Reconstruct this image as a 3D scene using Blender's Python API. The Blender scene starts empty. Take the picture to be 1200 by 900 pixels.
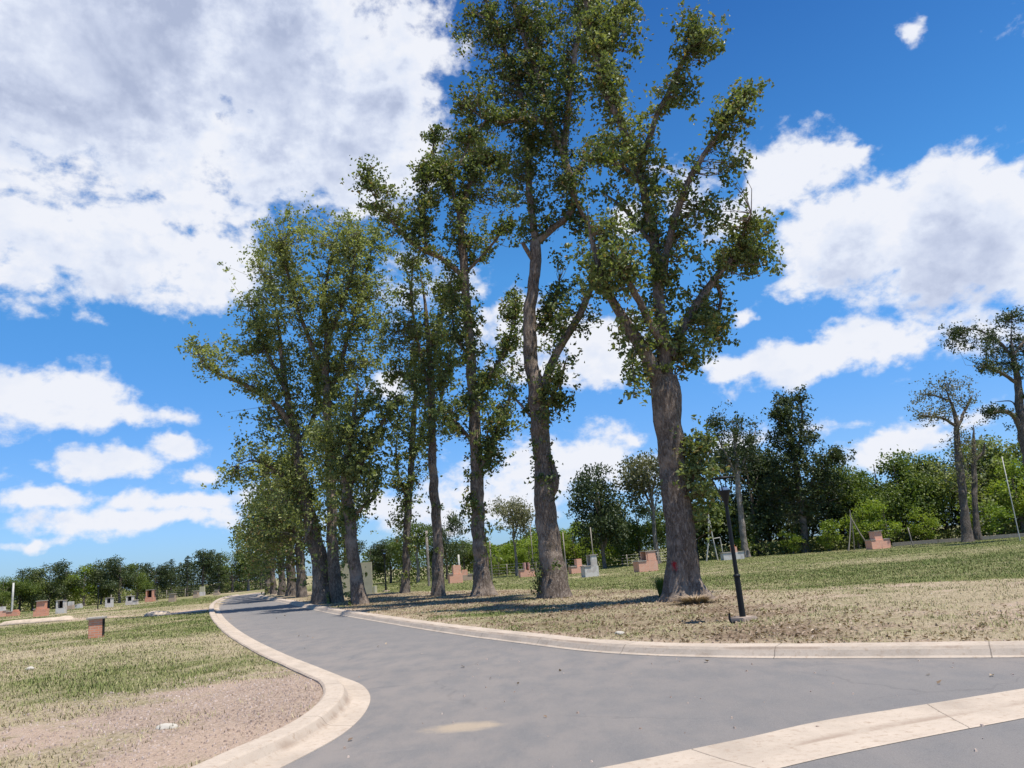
import bpy, bmesh, math, random
import numpy as np
from mathutils import Vector, Matrix

random.seed(7)
RNG = np.random.default_rng(11)
SC = bpy.context.scene
COL = SC.collection

# ------------------------------------------------------------------ camera
F_PX, W_PX, H_PX = 906.0, 1200.0, 900.0
EYE = np.array([0.0, 0.0, 1.6])
PITCH, ROLL = math.radians(12.77), math.radians(4.5)
FWD = np.array([0, math.cos(PITCH), math.sin(PITCH)])
U0 = np.array([0, -math.sin(PITCH), math.cos(PITCH)])
R0 = np.array([1.0, 0, 0])
CR = math.cos(ROLL) * R0 - math.sin(ROLL) * U0
CU = math.sin(ROLL) * R0 + math.cos(ROLL) * U0
cam_d = bpy.data.cameras.new('camera')
cam_d.sensor_width = 36.0
cam_d.lens = 36.0 * F_PX / W_PX
cam_d.clip_start = 0.1
cam_d.clip_end = 9000.0
cam = bpy.data.objects.new('camera', cam_d)
COL.objects.link(cam)
M = Matrix.Identity(4)
for i in range(3):
    M[i][0] = CR[i]; M[i][1] = CU[i]; M[i][2] = -FWD[i]; M[i][3] = EYE[i]
cam.matrix_world = M
SC.camera = cam

# ------------------------------------------------------------------ light
SUN_EL, SUN_AZ = math.radians(71), math.radians(120)   # azimuth clockwise from +Y: right and a little behind the viewer
sun_d = bpy.data.lights.new('sun', 'SUN')
sun_d.energy = 4.0
sun_d.angle = math.radians(0.5)
sun_d.color = (1.0, 0.95, 0.87)
sun = bpy.data.objects.new('sun', sun_d)
COL.objects.link(sun)
SUN_DIR = Vector((math.sin(SUN_AZ) * math.cos(SUN_EL), math.cos(SUN_AZ) * math.cos(SUN_EL), math.sin(SUN_EL)))
sun.rotation_euler = SUN_DIR.to_track_quat('Z', 'Y').to_euler()
SC.view_settings.view_transform = 'Standard'
SC.view_settings.look = 'None'
SC.view_settings.gamma = 1.0
SC.view_settings.exposure = 0.7
SC.cycles.max_bounces = 4
SC.cycles.transparent_max_bounces = 8


def ray(px, py):
    return CR * ((px - 600) / F_PX) + CU * ((450 - py) / F_PX) + FWD


def ground(px, py, z=0.0):
    d = ray(px, py)
    t = (z - EYE[2]) / d[2]
    return EYE + d * t


def at(px, py, Y):
    d = ray(px, py)
    return EYE + d * (Y / d[1])


def column(px, D, z=0.0):
    """ground point at distance D that stands in picture column px"""
    u = (px - 600) / F_PX
    zz = z - EYE[2]
    c1 = D * CR[1] + zz * CR[2]
    c2 = D * FWD[1] + zz * FWD[2]
    return np.array([(u * c2 - c1) / CR[0], D, z])


def height_for(p, py):
    """height above p whose picture row is py"""
    v = (450 - py) / F_PX
    a = p[0] * CU[0] + p[1] * CU[1]
    b = p[1] * FWD[1]
    return (v * b - a) / (CU[2] - v * FWD[2]) + EYE[2]


# ------------------------------------------------------------------ nodes
class NT:
    def __init__(self, tree):
        self.t = tree
        self.n = tree.nodes
        self.l = tree.links

    def node(self, typ, **kw):
        nd = self.n.new(typ)
        for k, v in kw.items():
            setattr(nd, k, v)
        return nd

    def put(self, sock, v):
        if isinstance(v, bpy.types.NodeSocket):
            self.l.new(v, sock)
        else:
            sock.default_value = v

    def math(self, op, a, b=None, c=None, clamp=False):
        nd = self.node('ShaderNodeMath', operation=op, use_clamp=clamp)
        self.put(nd.inputs[0], a)
        if b is not None: self.put(nd.inputs[1], b)
        if c is not None: self.put(nd.inputs[2], c)
        return nd.outputs[0]

    def vmath(self, op, a, b=None, out=0):
        nd = self.node('ShaderNodeVectorMath', operation=op)
        self.put(nd.inputs[0], a)
        if b is not None: self.put(nd.inputs[1], b)
        return nd.outputs[out]

    def noise(self, vec, scale, detail=4, rough=0.5, dist=0.0, col=False):
        nd = self.node('ShaderNodeTexNoise')
        self.put(nd.inputs['Vector'], vec)
        nd.inputs['Scale'].default_value = scale
        nd.inputs['Detail'].default_value = detail
        nd.inputs['Roughness'].default_value = rough
        nd.inputs['Distortion'].default_value = dist
        return nd.outputs['Color' if col else 'Fac']

    def smooth(self, v, a, b, lo=0.0, hi=1.0):
        nd = self.node('ShaderNodeMapRange', interpolation_type='SMOOTHSTEP')
        self.put(nd.inputs['Value'], v)
        nd.inputs['From Min'].default_value = a
        nd.inputs['From Max'].default_value = b
        nd.inputs['To Min'].default_value = lo
        nd.inputs['To Max'].default_value = hi
        return nd.outputs['Result']

    def mix(self, fac, a, b, blend='MIX'):
        nd = self.node('ShaderNodeMix', data_type='RGBA', blend_type=blend)
        self.put(nd.inputs[0], fac)
        self.put(nd.inputs[6], a if isinstance(a, bpy.types.NodeSocket) else (*a, 1.0) if len(a) == 3 else a)
        self.put(nd.inputs[7], b if isinstance(b, bpy.types.NodeSocket) else (*b, 1.0) if len(b) == 3 else b)
        return nd.outputs[2]

    def ramp(self, fac, stops):
        nd = self.node('ShaderNodeValToRGB')
        self.put(nd.inputs[0], fac)
        els = nd.color_ramp.elements
        while len(els) < len(stops): els.new(0.5)
        for e, (p, c) in zip(els, stops):
            e.position = p
            e.color = (*c, 1.0)
        return nd.outputs[0]

    def xyz(self, v):
        nd = self.node('ShaderNodeSeparateXYZ')
        self.put(nd.inputs[0], v)
        return nd.outputs

    def comb(self, x, y, z):
        nd = self.node('ShaderNodeCombineXYZ')
        for i, v in enumerate((x, y, z)): self.put(nd.inputs[i], v)
        return nd.outputs[0]

    def attr(self, name, out='Fac'):
        return self.node('ShaderNodeAttribute', attribute_name=name).outputs[out]

    def bump(self, h, strength=0.5, dist=0.05):
        nd = self.node('ShaderNodeBump')
        nd.inputs['Strength'].default_value = strength
        nd.inputs['Distance'].default_value = dist
        self.put(nd.inputs['Height'], h)
        return nd.outputs[0]


def material(name):
    m = bpy.data.materials.new(name)
    m.use_nodes = True
    m.node_tree.nodes.clear()
    nt = NT(m.node_tree)
    out = nt.node('ShaderNodeOutputMaterial')
    return m, nt, out


def principled(nt, out, col, rough=0.9, normal=None, spec=0.3, metallic=0.0):
    b = nt.node('ShaderNodeBsdfPrincipled')
    nt.put(b.inputs['Base Color'], col if isinstance(col, bpy.types.NodeSocket) else (*col, 1.0))
    nt.put(b.inputs['Roughness'], rough)
    b.inputs['Specular IOR Level'].default_value = spec
    b.inputs['Metallic'].default_value = metallic
    if normal is not None: nt.put(b.inputs['Normal'], normal)
    nt.l.new(b.outputs[0], out.inputs[0])
    return b


# ------------------------------------------------------------------ sky with cumulus clouds
def azel(px, py):
    d = ray(px, py)
    d = d / np.linalg.norm(d)
    return math.atan2(d[0], d[1]), math.asin(d[2])


CLOUDS = [  # column, row, half width, half height, weight
    (130, 40, 270, 190, 1.25), (330, 60, 200, 150, 1.2), (440, 120, 110, 105, 1.0), (60, 120, 170, 90, 1.0),
    (420, 200, 95, 60, .8), (300, 180, 160, 70, .9), (480, 60, 70, 60, .7), (-150, 80, 300, 200, 1.2), (200, -120, 400, 130, 1.2), (400, 175, 120, 75, 1.15), (465, 190, 60, 55, .9), (345, 205, 90, 45, .9),
    (160, 285, 130, 70, 1.0), (60, 275, 110, 60, .9), (255, 320, 75, 50, .9), (30, 310, 70, 35, .8), (215, 240, 80, 50, .8), (-120, 290, 140, 70, .9),
    (50, 462, 95, 46, 1.0), (120, 490, 70, 20, .6), (-60, 470, 90, 40, 1.0), (203, 488, 32, 13, .5),
    (200, 522, 45, 19, .85), (122, 542, 70, 22, .85), (235, 556, 46, 15, .65), (60, 580, 80, 17, .8), (215, 583, 110, 16, .65),
    (170, 606, 160, 18, .6), (40, 636, 42, 9, .55), (108, 368, 22, 14, .35), (40, 350, 30, 14, .35),
    (700, 405, 75, 55, 1.0), (600, 385, 70, 50, .95), (640, 430, 100, 25, .7), (455, 448, 45, 22, .6),
    (660, 550, 120, 48, .75), (560, 590, 130, 40, .6), (470, 600, 90, 30, .5), (735, 525, 18, 10, .6), (740, 255, 30, 26, .6),
    (925, 205, 85, 55, .85), (980, 182, 36, 26, .8), (860, 240, 60, 40, .6), (800, 215, 45, 30, .4),
    (1150, 276, 175, 84, 1.3), (1010, 275, 115, 70, 1.1), (1100, 235, 85, 45, 1.0), (1190, 312, 150, 32, .8), (960, 320, 60, 30, .6), (1320, 285, 140, 85, 1.2),
    (1022, 400, 75, 36, 1.05), (945, 425, 105, 32, .95), (870, 432, 50, 20, .6), (872, 379, 20, 13, .7), (925, 445, 80, 16, .5),
    (1150, 385, 110, 40, .42), (1064, 43, 25, 15, .75), (1055, 528, 75, 22, .7), (880, 520, 60, 20, .5), (1130, 500, 40, 14, .3), (960, 505, 40, 9, .35),
    (500, 330, 60, 40, .4), (1500, 430, 200, 60, .9), (-300, 560, 220, 30, .8), (600, -300, 150, 90, .9), (1500, -200, 260, 120, 1.0),
]

grp = bpy.data.node_groups.new('cloud field', 'ShaderNodeTree')
grp.interface.new_socket('Place', in_out='INPUT', socket_type='NodeSocketVector')
grp.interface.new_socket('Field', in_out='OUTPUT', socket_type='NodeSocketFloat')
g = NT(grp)
gi = g.node('NodeGroupInput'); go = g.node('NodeGroupOutput')
P = gi.outputs[0]
w1 = g.vmath('SUBTRACT', g.noise(P, 9.0, 3, .5, col=True), (.5, .5, .5))
w2 = g.vmath('SUBTRACT', g.noise(P, 34.0, 3, .55, col=True), (.5, .5, .5))
PW = g.vmath('ADD', P, g.vmath('ADD', g.vmath('MULTIPLY', w1, (.085, .05, 0)), g.vmath('MULTIPLY', w2, (.03, .022, 0))))
acc = None
for (cx, cy, rx, ry, wt) in CLOUDS:
    a, e = azel(cx, cy)
    ca = math.cos(a) ** 2
    k = 1.0 / F_PX * (0.75 + 0.25 * ca)
    q = g.vmath('SUBTRACT', PW, (a, e, 0))
    q = g.vmath('MULTIPLY', q, (1 / (rx * k), 1 / (ry * k), 0))
    ln = g.vmath('LENGTH', q, out=1)
    v = g.math('MULTIPLY_ADD', ln, -wt, wt)
    acc = v if acc is None else g.math('SMOOTH_MAX', acc, v, .12)
fb = g.noise(g.vmath('MULTIPLY', P, (1, 1.5, 1)), 13.0, 9, .56, .3)
fb2 = g.noise(g.vmath('MULTIPLY', P, (1, 1.3, 1)), 45.0, 6, .6)
fld = g.math('ADD', acc, g.math('MULTIPLY_ADD', fb, 1.5, -.80))
fld = g.math('ADD', fld, g.math('MULTIPLY_ADD', fb2, .75, -.375))
g.l.new(fld, go.inputs[0])

wd = bpy.data.worlds.new('World')
SC.world = wd
wd.use_nodes = True
wd.cycles.sampling_method = 'NONE'     # the sky is smooth: no importance map needed
wd.node_tree.nodes.clear()
w = NT(wd.node_tree)
wo = w.node('ShaderNodeOutputWorld')
bg = w.node('ShaderNodeBackground')
bg.inputs['Strength'].default_value = 0.1
w.l.new(bg.outputs[0], wo.inputs[0])
sky = w.node('ShaderNodeTexSky', sky_type='NISHITA')
sky.sun_disc = False
sky.sun_elevation = SUN_EL
sky.sun_rotation = SUN_AZ
sky.altitude = 100
sky.air_density = 1.0
sky.dust_density = 0.4
sky.ozone_density = 1.6
hsv = w.node('ShaderNodeHueSaturation')
hsv.inputs['Saturation'].default_value = 1.25
hsv.inputs['Value'].default_value = 1.0
w.l.new(sky.outputs[0], hsv.inputs['Color'])
tc = w.node('ShaderNodeTexCoord')
dx, dy, dz = w.xyz(w.vmath('NORMALIZE', tc.outputs['Generated']))[:3]
az = w.math('ARCTAN2', dx, dy)
el = w.math('ARCSINE', dz)
place = w.comb(az, el, 0.0)
tint = w.ramp(w.math('DIVIDE', el, 1.2), [(0.0, (.36, .56, 1.03)), (.10, (.50, .68, .98)), (.3, (.60, .97, 1.12)), (.56, (.33, .61, .85)), (.9, (.38, .62, .85))])
skyc = w.mix(1.0, hsv.outputs[0], tint, 'MULTIPLY')


def field(off):
    nd = w.node('ShaderNodeGroup')
    nd.node_tree = grp
    w.l.new(place if off is None else w.vmath('ADD', place, (*off, 0)), nd.inputs[0])
    return nd.outputs[0]


f0 = field(None)
f1 = field((.010, .022)); f2 = field((.024, .055))
dens = w.smooth(f0, -.08, .38)
dens = w.math('MULTIPLY', dens, w.smooth(el, .0, .04))
up = w.math('ADD', w.smooth(f1, .0, .7), w.smooth(f2, .0, 1.0))
up = w.math('ADD', up, w.smooth(f0, .2, 1.3))
shade = w.smooth(up, .6, 3.2)
tex = w.noise(place, 30.0, 6, .6)
lump = w.noise(w.vmath('MULTIPLY', place, (1, 1.4, 1)), 6.5, 4, .55, .5)
shade = w.math('ADD', shade, w.math('MULTIPLY_ADD', lump, 1.7, -.90))
shade = w.math('ADD', shade, w.math('MULTIPLY_ADD', tex, .55, -.275), clamp=True)
cloudc = w.ramp(shade, [(0.0, (5.35, 5.5, 5.95)), (.35, (4.65, 5.0, 5.8)), (.7, (3.6, 4.0, 5.05)), (1.0, (2.65, 3.05, 4.15))])
cs = w.node('ShaderNodeSeparateColor')
w.l.new(w.mix(dens, skyc, cloudc), bg.inputs['Color'])


# ------------------------------------------------------------------ numpy helpers
def _hash(ix, iy, iz, seed):
    h = (ix * 374761393 + iy * 668265263 + iz * 2147483647 + seed * 974634777) & 0xFFFFFFFF
    h = ((h ^ (h >> 13)) * 1274126177) & 0xFFFFFFFF
    h = (h ^ (h >> 16)) & 0xFFFFFFFF
    return h / 4294967295.0


def vnoise(p, seed=0):
    p = np.asarray(p, float)
    i = np.floor(p).astype(np.int64)
    f = p - i
    f = f * f * (3 - 2 * f)
    r = 0
    for a in (0, 1):
        wx = f[..., 0] if a else 1 - f[..., 0]
        for b in (0, 1):
            wy = f[..., 1] if b else 1 - f[..., 1]
            for c in (0, 1):
                wz = f[..., 2] if c else 1 - f[..., 2]
                r = r + wx * wy * wz * _hash(i[..., 0] + a, i[..., 1] + b, i[..., 2] + c, seed)
    return r


def fbm(p, octaves=4, seed=0, gain=.5):
    s, amp, tot = 0, 1.0, 0
    p = np.asarray(p, float)
    for o in range(octaves):
        s = s + amp * vnoise(p, seed + o)
        tot += amp
        amp *= gain
        p = p * 2.03 + 7.1
    return s / tot


def fbm2(x, y, scale, octaves=4, seed=0, gain=.5):
    return fbm(np.stack([x * scale, y * scale, np.zeros_like(x)], -1), octaves, seed, gain)


def mesh_np(name, V, Q, smooth=False, attrs=None, mat=None):
    """quads only"""
    me = bpy.data.meshes.new(name)
    V = np.asarray(V, np.float32); Q = np.asarray(Q, np.int32)
    me.vertices.add(len(V)); me.vertices.foreach_set('co', V.ravel())
    me.loops.add(Q.size); me.loops.foreach_set('vertex_index', Q.ravel())
    n, k = Q.shape
    me.polygons.add(n)
    me.polygons.foreach_set('loop_start', np.arange(0, n * k, k, dtype=np.int32))
    me.polygons.foreach_set('loop_total', np.full(n, k, np.int32))
    me.polygons.foreach_set('use_smooth', np.full(n, bool(smooth)))
    for an, vals in (attrs or {}).items():
        a = me.attributes.new(an, 'FLOAT', 'POINT')
        a.data.foreach_set('value', np.asarray(vals, np.float32))
    me.update(calc_edges=True)
    if mat: me.materials.append(mat)
    return me


def tag(o, label=None, cat=None, group=None, kind=None):
    if label: o['label'] = label
    if cat: o['category'] = cat
    if group: o['group'] = group
    if kind: o['kind'] = kind
    return o


def link(name, me, parent=None, loc=None):
    o = bpy.data.objects.new(name, me)
    COL.objects.link(o)
    if parent: o.parent = parent
    if loc is not None: o.location = loc
    return o


def empty(name, loc, rz=0.0):
    o = bpy.data.objects.new(name, None)
    o.empty_display_size = .3
    COL.objects.link(o)
    o.location = loc
    o.rotation_euler = (0, 0, rz)
    return o


def copy_tree(o, parent=None):
    c = o.copy(); COL.objects.link(c)
    if parent: c.parent = parent
    for ch in list(o.children): copy_tree(ch, c)
    return c


def catmull(P, step):
    """resample a polyline (rows: any number of columns, first three are the point) as a smooth curve"""
    P = np.asarray(P, float)
    if len(P) == 2:
        n = max(2, int(np.linalg.norm(P[1, :3] - P[0, :3]) / step) + 1)
        t = np.linspace(0, 1, n)[:, None]
        return P[0] * (1 - t) + P[1] * t
    E = np.vstack([2 * P[0] - P[1], P, 2 * P[-1] - P[-2]])
    out = []
    for i in range(1, len(E) - 2):
        n = max(1, int(round(np.linalg.norm(E[i + 1, :3] - E[i, :3]) / step)))
        t = (np.arange(n) / n)[:, None]
        a, b, c, d = E[i - 1], E[i], E[i + 1], E[i + 2]
        out.append(.5 * (2 * b + (c - a) * t + (2 * a - 5 * b + 4 * c - d) * t ** 2 + (3 * b - a - 3 * c + d) * t ** 3))
    out.append(P[-1:])
    return np.vstack(out)


class Geo:
    """collects quads into one mesh"""
    def __init__(self):
        self.V, self.Q, self.n = [], [], 0

    def add(self, V, Q):
        self.V.append(np.asarray(V, float)); self.Q.append(np.asarray(Q, int) + self.n); self.n += len(V)

    def tube(self, P, r, sides=8, bump=0.0, seed=0, flare=0.0, cap=True, ridge=0.0):
        P = np.asarray(P, float); r = np.asarray(r, float) * np.ones(len(P))
        T = np.gradient(P, axis=0)
        T /= np.linalg.norm(T, axis=1)[:, None] + 1e-9
        ref = np.array([0.31, 0.95, 0.05]) if abs(T[0, 1]) < .8 else np.array([1.0, 0, 0])
        N = np.cross(T, ref); N /= np.linalg.norm(N, axis=1)[:, None]
        B = np.cross(T, N)
        ang = np.linspace(0, 2 * np.pi, sides, endpoint=False)
        L = np.concatenate([[0], np.cumsum(np.linalg.norm(np.diff(P, axis=0), axis=1))])
        rr = r[:, None] * np.ones((1, sides))
        if bump:
            pp = np.stack([np.cos(ang)[None, :] * np.ones((len(P), 1)) * 1.5, np.sin(ang)[None, :] * np.ones((len(P), 1)) * 1.5, L[:, None] * 1.3 * np.ones((1, sides))], -1)
            rr = rr * (1 + bump * (fbm(pp, 3, seed) - .5) * 2)
            if ridge:
                p2 = np.stack([np.cos(ang)[None, :] * np.ones((len(P), 1)) * 6, np.sin(ang)[None, :] * np.ones((len(P), 1)) * 6, L[:, None] * 1.1 * np.ones((1, sides))], -1)
                rr = rr * (1 + ridge * (vnoise(p2, seed + 9) - .5) * 2)
        if flare:
            k = np.exp(-L / .42)[:, None]
            lob = .55 + .45 * np.cos(ang * 5 + seed)[None, :] * .6 + .3 * np.cos(ang * 3 + 2 * seed)[None, :]
            rr = rr * (1 + flare * k * lob)
        V = P[:, None, :] + rr[..., None] * (np.cos(ang)[None, :, None] * N[:, None, :] + np.sin(ang)[None, :, None] * B[:, None, :])
        n = len(P)
        i = np.arange(n - 1)[:, None] * sides; j = np.arange(sides)[None, :]; j2 = (j + 1) % sides
        Q = np.stack([i + j, i + j2, i + sides + j2, i + sides + j], -1).reshape(-1, 4)
        self.add(V.reshape(-1, 3), Q)

    def boxv(self, c, s, rz=0.0, taper=1.0):
        x, y, z = np.array(s) / 2
        V = np.array([[a * x * (taper if d > 0 else 1), b * y * (taper if d > 0 else 1), d * z] for d in (-1, 1) for b in (-1, 1) for a in (-1, 1)], float)
        cr, sr = math.cos(rz), math.sin(rz)
        V = V @ np.array([[cr, sr, 0], [-sr, cr, 0], [0, 0, 1]]) + np.array(c)
        self.add(V, [[0, 2, 3, 1], [4, 5, 7, 6], [0, 1, 5, 4], [2, 6, 7, 3], [0, 4, 6, 2], [1, 3, 7, 5]])

    def mesh(self, name, mat, smooth=False):
        return mesh_np(name, np.vstack(self.V), np.vstack(self.Q), smooth, mat=mat)


def bevelled(name, geo, mat, w=.012):
    """a box mesh with small worn edges"""
    me = geo.mesh(name, mat)
    bm = bmesh.new(); bm.from_mesh(me)
    bmesh.ops.recalc_face_normals(bm, faces=bm.faces)
    bmesh.ops.bevel(bm, geom=list(bm.edges), offset=w, segments=2, affect='EDGES', clamp_overlap=True)
    bm.to_mesh(me); bm.free()
    return me


# ------------------------------------------------------------------ materials
def mat_ground():
    m, nt, out = material('lawn and bare earth')
    geo = nt.node('ShaderNodeNewGeometry')
    p = geo.outputs['Position']
    dirt, green, litter, pebb = (nt.attr(a) for a in ('dirt', 'green', 'litter', 'gravel'))
    n1 = nt.noise(p, 1.3, 6, .62); n2 = nt.noise(p, 7.0, 6, .68); n3 = nt.noise(p, 38.0, 4, .65); n4 = nt.noise(p, 110.0, 2, .6)
    far = nt.noise(p, .22, 5, .6)
    dry = nt.ramp(n2, [(.25, (.255, .198, .120)), (.5, (.375, .302, .195)), (.75, (.49, .41, .285))])
    grn = nt.ramp(n2, [(.25, (.085, .098, .026)), (.5, (.145, .155, .050)), (.75, (.225, .225, .085))])
    gfac = nt.math('ADD', green, nt.math('ADD', nt.math('MULTIPLY_ADD', n1, 1.6, -.8), nt.math('MULTIPLY_ADD', n3, 1.1, -.55)))
    gfac = nt.math('ADD', gfac, nt.math('MULTIPLY_ADD', far, 1.1, -.55))
    col = nt.mix(nt.smooth(gfac, .15, .95), dry, grn)
    earth = nt.ramp(n3, [(.25, (.31, .22, .16)), (.5, (.44, .325, .245)), (.78, (.56, .44, .35))])
    dfac = nt.math('ADD', dirt, nt.math('ADD', nt.math('MULTIPLY_ADD', n2, 1.3, -.65), nt.math('MULTIPLY_ADD', n3, .9, -.45)))
    col = nt.mix(nt.smooth(dfac, .38, .78), col, earth)
    vor = nt.node('ShaderNodeTexVoronoi'); vor.inputs['Scale'].default_value = 30.0
    nt.put(vor.inputs['Vector'], p)
    stones = nt.mix(nt.xyz(vor.outputs['Color'])[0], (.20, .14, .105), (.44, .345, .28))
    gv = nt.math('MULTIPLY', nt.smooth(nt.math('ADD', pebb, nt.math('MULTIPLY_ADD', n2, 1.0, -.5)), .35, .7), nt.smooth(vor.outputs['Distance'], .85, .3))
    col = nt.mix(nt.math('MULTIPLY', gv, .8), col, stones)
    leafc = nt.ramp(n3, [(.3, (.085, .058, .036)), (.55, (.17, .115, .072)), (.75, (.29, .205, .135))])
    lfac = nt.math('ADD', litter, nt.math('ADD', nt.math('MULTIPLY_ADD', n2, 1.2, -.6), nt.math('MULTIPLY_ADD', n4, .6, -.3)))
    col = nt.mix(nt.math('MULTIPLY', nt.smooth(lfac, .35, .8), .85), col, leafc)
    # matted tussocks, darker thatch between them
    n5 = nt.noise(nt.vmath('MULTIPLY', p, (1, .6, 1)), 16.0, 5, .72)
    soft = nt.math('SUBTRACT', 1.0, nt.math('MULTIPLY', nt.smooth(dfac, .38, .78), .6))
    col = nt.mix(nt.math('MULTIPLY', nt.smooth(n5, .50, .36), nt.math('MULTIPLY', soft, .75)), col, (.135, .115, .055))
    col = nt.mix(nt.math('MULTIPLY', nt.smooth(n5, .56, .68), nt.math('MULTIPLY', soft, .5)), col, (.47, .40, .26))
    h = nt.math('ADD', nt.math('MULTIPLY', n2, .5), nt.math('ADD', nt.math('MULTIPLY', n3, .5), nt.math('ADD', n5, nt.math('MULTIPLY', n4, .25))))
    principled(nt, out, col, .95, nt.bump(h, .8, .06), .1)
    return m


def mat_asphalt():
    m, nt, out = material('worn asphalt')
    p = nt.node('ShaderNodeNewGeometry').outputs['Position']
    n0 = nt.noise(p, .35, 4, .5); n1 = nt.noise(nt.vmath('MULTIPLY', p, (1, .5, 1)), 2.2, 6, .65); n2 = nt.noise(p, 90, 3, .7); n3 = nt.noise(p, 260, 2, .6)
    col = nt.ramp(nt.math('ADD', nt.math('MULTIPLY', n0, .6), nt.math('MULTIPLY', n1, .4)),
                  [(.3, (.150, .143, .138)), (.5, (.161, .153, .147)), (.7, (.174, .165, .157))])
    col = nt.mix(nt.smooth(n2, .52, .72, 0, .8), col, (.26, .245, .235))
    col = nt.mix(nt.smooth(n2, .45, .27, 0, .8), col, (.07, .068, .07))
    col = nt.mix(nt.smooth(n3, .62, .72, 0, .5), col, (.33, .31, .29))
    n6 = nt.noise(nt.vmath('MULTIPLY', p, (1, .7, 1)), 24, 5, .75)
    col = nt.mix(nt.smooth(n6, .46, .30, 0, .55), col, (.10, .096, .095))
    col = nt.mix(nt.smooth(n6, .56, .72, 0, .45), col, (.235, .222, .21))
    # dust brought in from the verges
    dust = nt.math('MULTIPLY', nt.attr('dust'), nt.smooth(n1, .3, .65))
    col = nt.mix(nt.math('MULTIPLY', dust, .28), col, (.34, .275, .225))
    # the patch of spilled sand
    c = ground(541, 852)
    q = nt.vmath('SUBTRACT', p, tuple(c))
    q = nt.vmath('ADD', q, nt.vmath('MULTIPLY', nt.vmath('SUBTRACT', nt.noise(p, 3.5, 4, .6, col=True), (.5, .5, .5)), (.45, .22, 0)))
    ln = nt.vmath('LENGTH', nt.vmath('MULTIPLY', q, (1 / .50, 1 / .30, 0)), out=1)
    sand = nt.math('MULTIPLY', nt.smooth(ln, 1.0, .35), nt.smooth(n2, .3, .5))
    col = nt.mix(nt.math('MULTIPLY', sand, .8), col, (.40, .315, .22))
    # pale scuffs across the side road
    sc = nt.noise(nt.vmath('MULTIPLY', p, (.35, 2.6, 1)), 1.6, 6, .7)
    col = nt.mix(nt.math('MULTIPLY', nt.smooth(sc, .60, .72), .12), col, (.36, .30, .26))
    # fine dark crack lines
    vo = nt.node('ShaderNodeTexVoronoi', feature='DISTANCE_TO_EDGE'); vo.inputs['Scale'].default_value = .33
    nt.put(vo.inputs['Vector'], nt.vmath('ADD', p, nt.vmath('MULTIPLY', nt.noise(p, 1.2, 4, .6, col=True), (.7, .7, 0))))
    crack = nt.math('MULTIPLY', nt.smooth(vo.outputs['Distance'], .006, .001), nt.smooth(n0, .45, .6))
    col = nt.mix(nt.math('MULTIPLY', crack, .22), col, (.06, .058, .058))
    h = nt.math('ADD', n2, nt.math('MULTIPLY', n3, .6))
    principled(nt, out, col, .88, nt.bump(h, .45, .012), .25)
    return m


def mat_concrete(name, base, joints=True, warm=1.0):
    m, nt, out = material(name)
    p = nt.node('ShaderNodeNewGeometry').outputs['Position']
    n1 = nt.noise(p, 1.1, 6, .65); n2 = nt.noise(p, 14, 5, .7); n3 = nt.noise(p, 120, 3, .6)
    b = np.array(base)
    col = nt.ramp(n1, [(.25, tuple(b * .74)), (.5, tuple(b)), (.75, tuple(b * 1.16))])
    col = nt.mix(nt.smooth(n2, .5, .74, 0, .75), col, tuple(b * np.array((.68, .60, .54))))
    col = nt.mix(nt.smooth(n3, .56, .70, 0, .5), col, tuple(b * .5))
    if joints:
        s = nt.attr('run'); a = nt.attr('across')
        ph = nt.math('FRACT', nt.math('DIVIDE', nt.math('ADD', s, nt.math('MULTIPLY_ADD', n2, .03, -.015)), 2.6))
        j = nt.smooth(nt.math('ABSOLUTE', nt.math('SUBTRACT', ph, .5)), .0042, .0015)
        col = nt.mix(nt.math('MULTIPLY', j, .75), col, tuple(b * .28))
        # soil collected along the foot of the upstand
        soil = nt.math('MULTIPLY', nt.smooth(nt.math('ABSOLUTE', nt.math('SUBTRACT', a, .5)), .12, .0), nt.smooth(n1, .42, .6))
        col = nt.mix(nt.math('MULTIPLY', soil, .65), col, (.23, .165, .12))
        edge = nt.math('MULTIPLY', nt.smooth(a, .86, 1.0), nt.smooth(n2, .35, .65))
        col = nt.mix(nt.math('MULTIPLY', edge, .7), col, (.30, .22, .165))
    h = nt.math('ADD', n2, nt.math('MULTIPLY', n3, .5))
    principled(nt, out, col, .9, nt.bump(h, .4, .015), .2)
    return m


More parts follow.
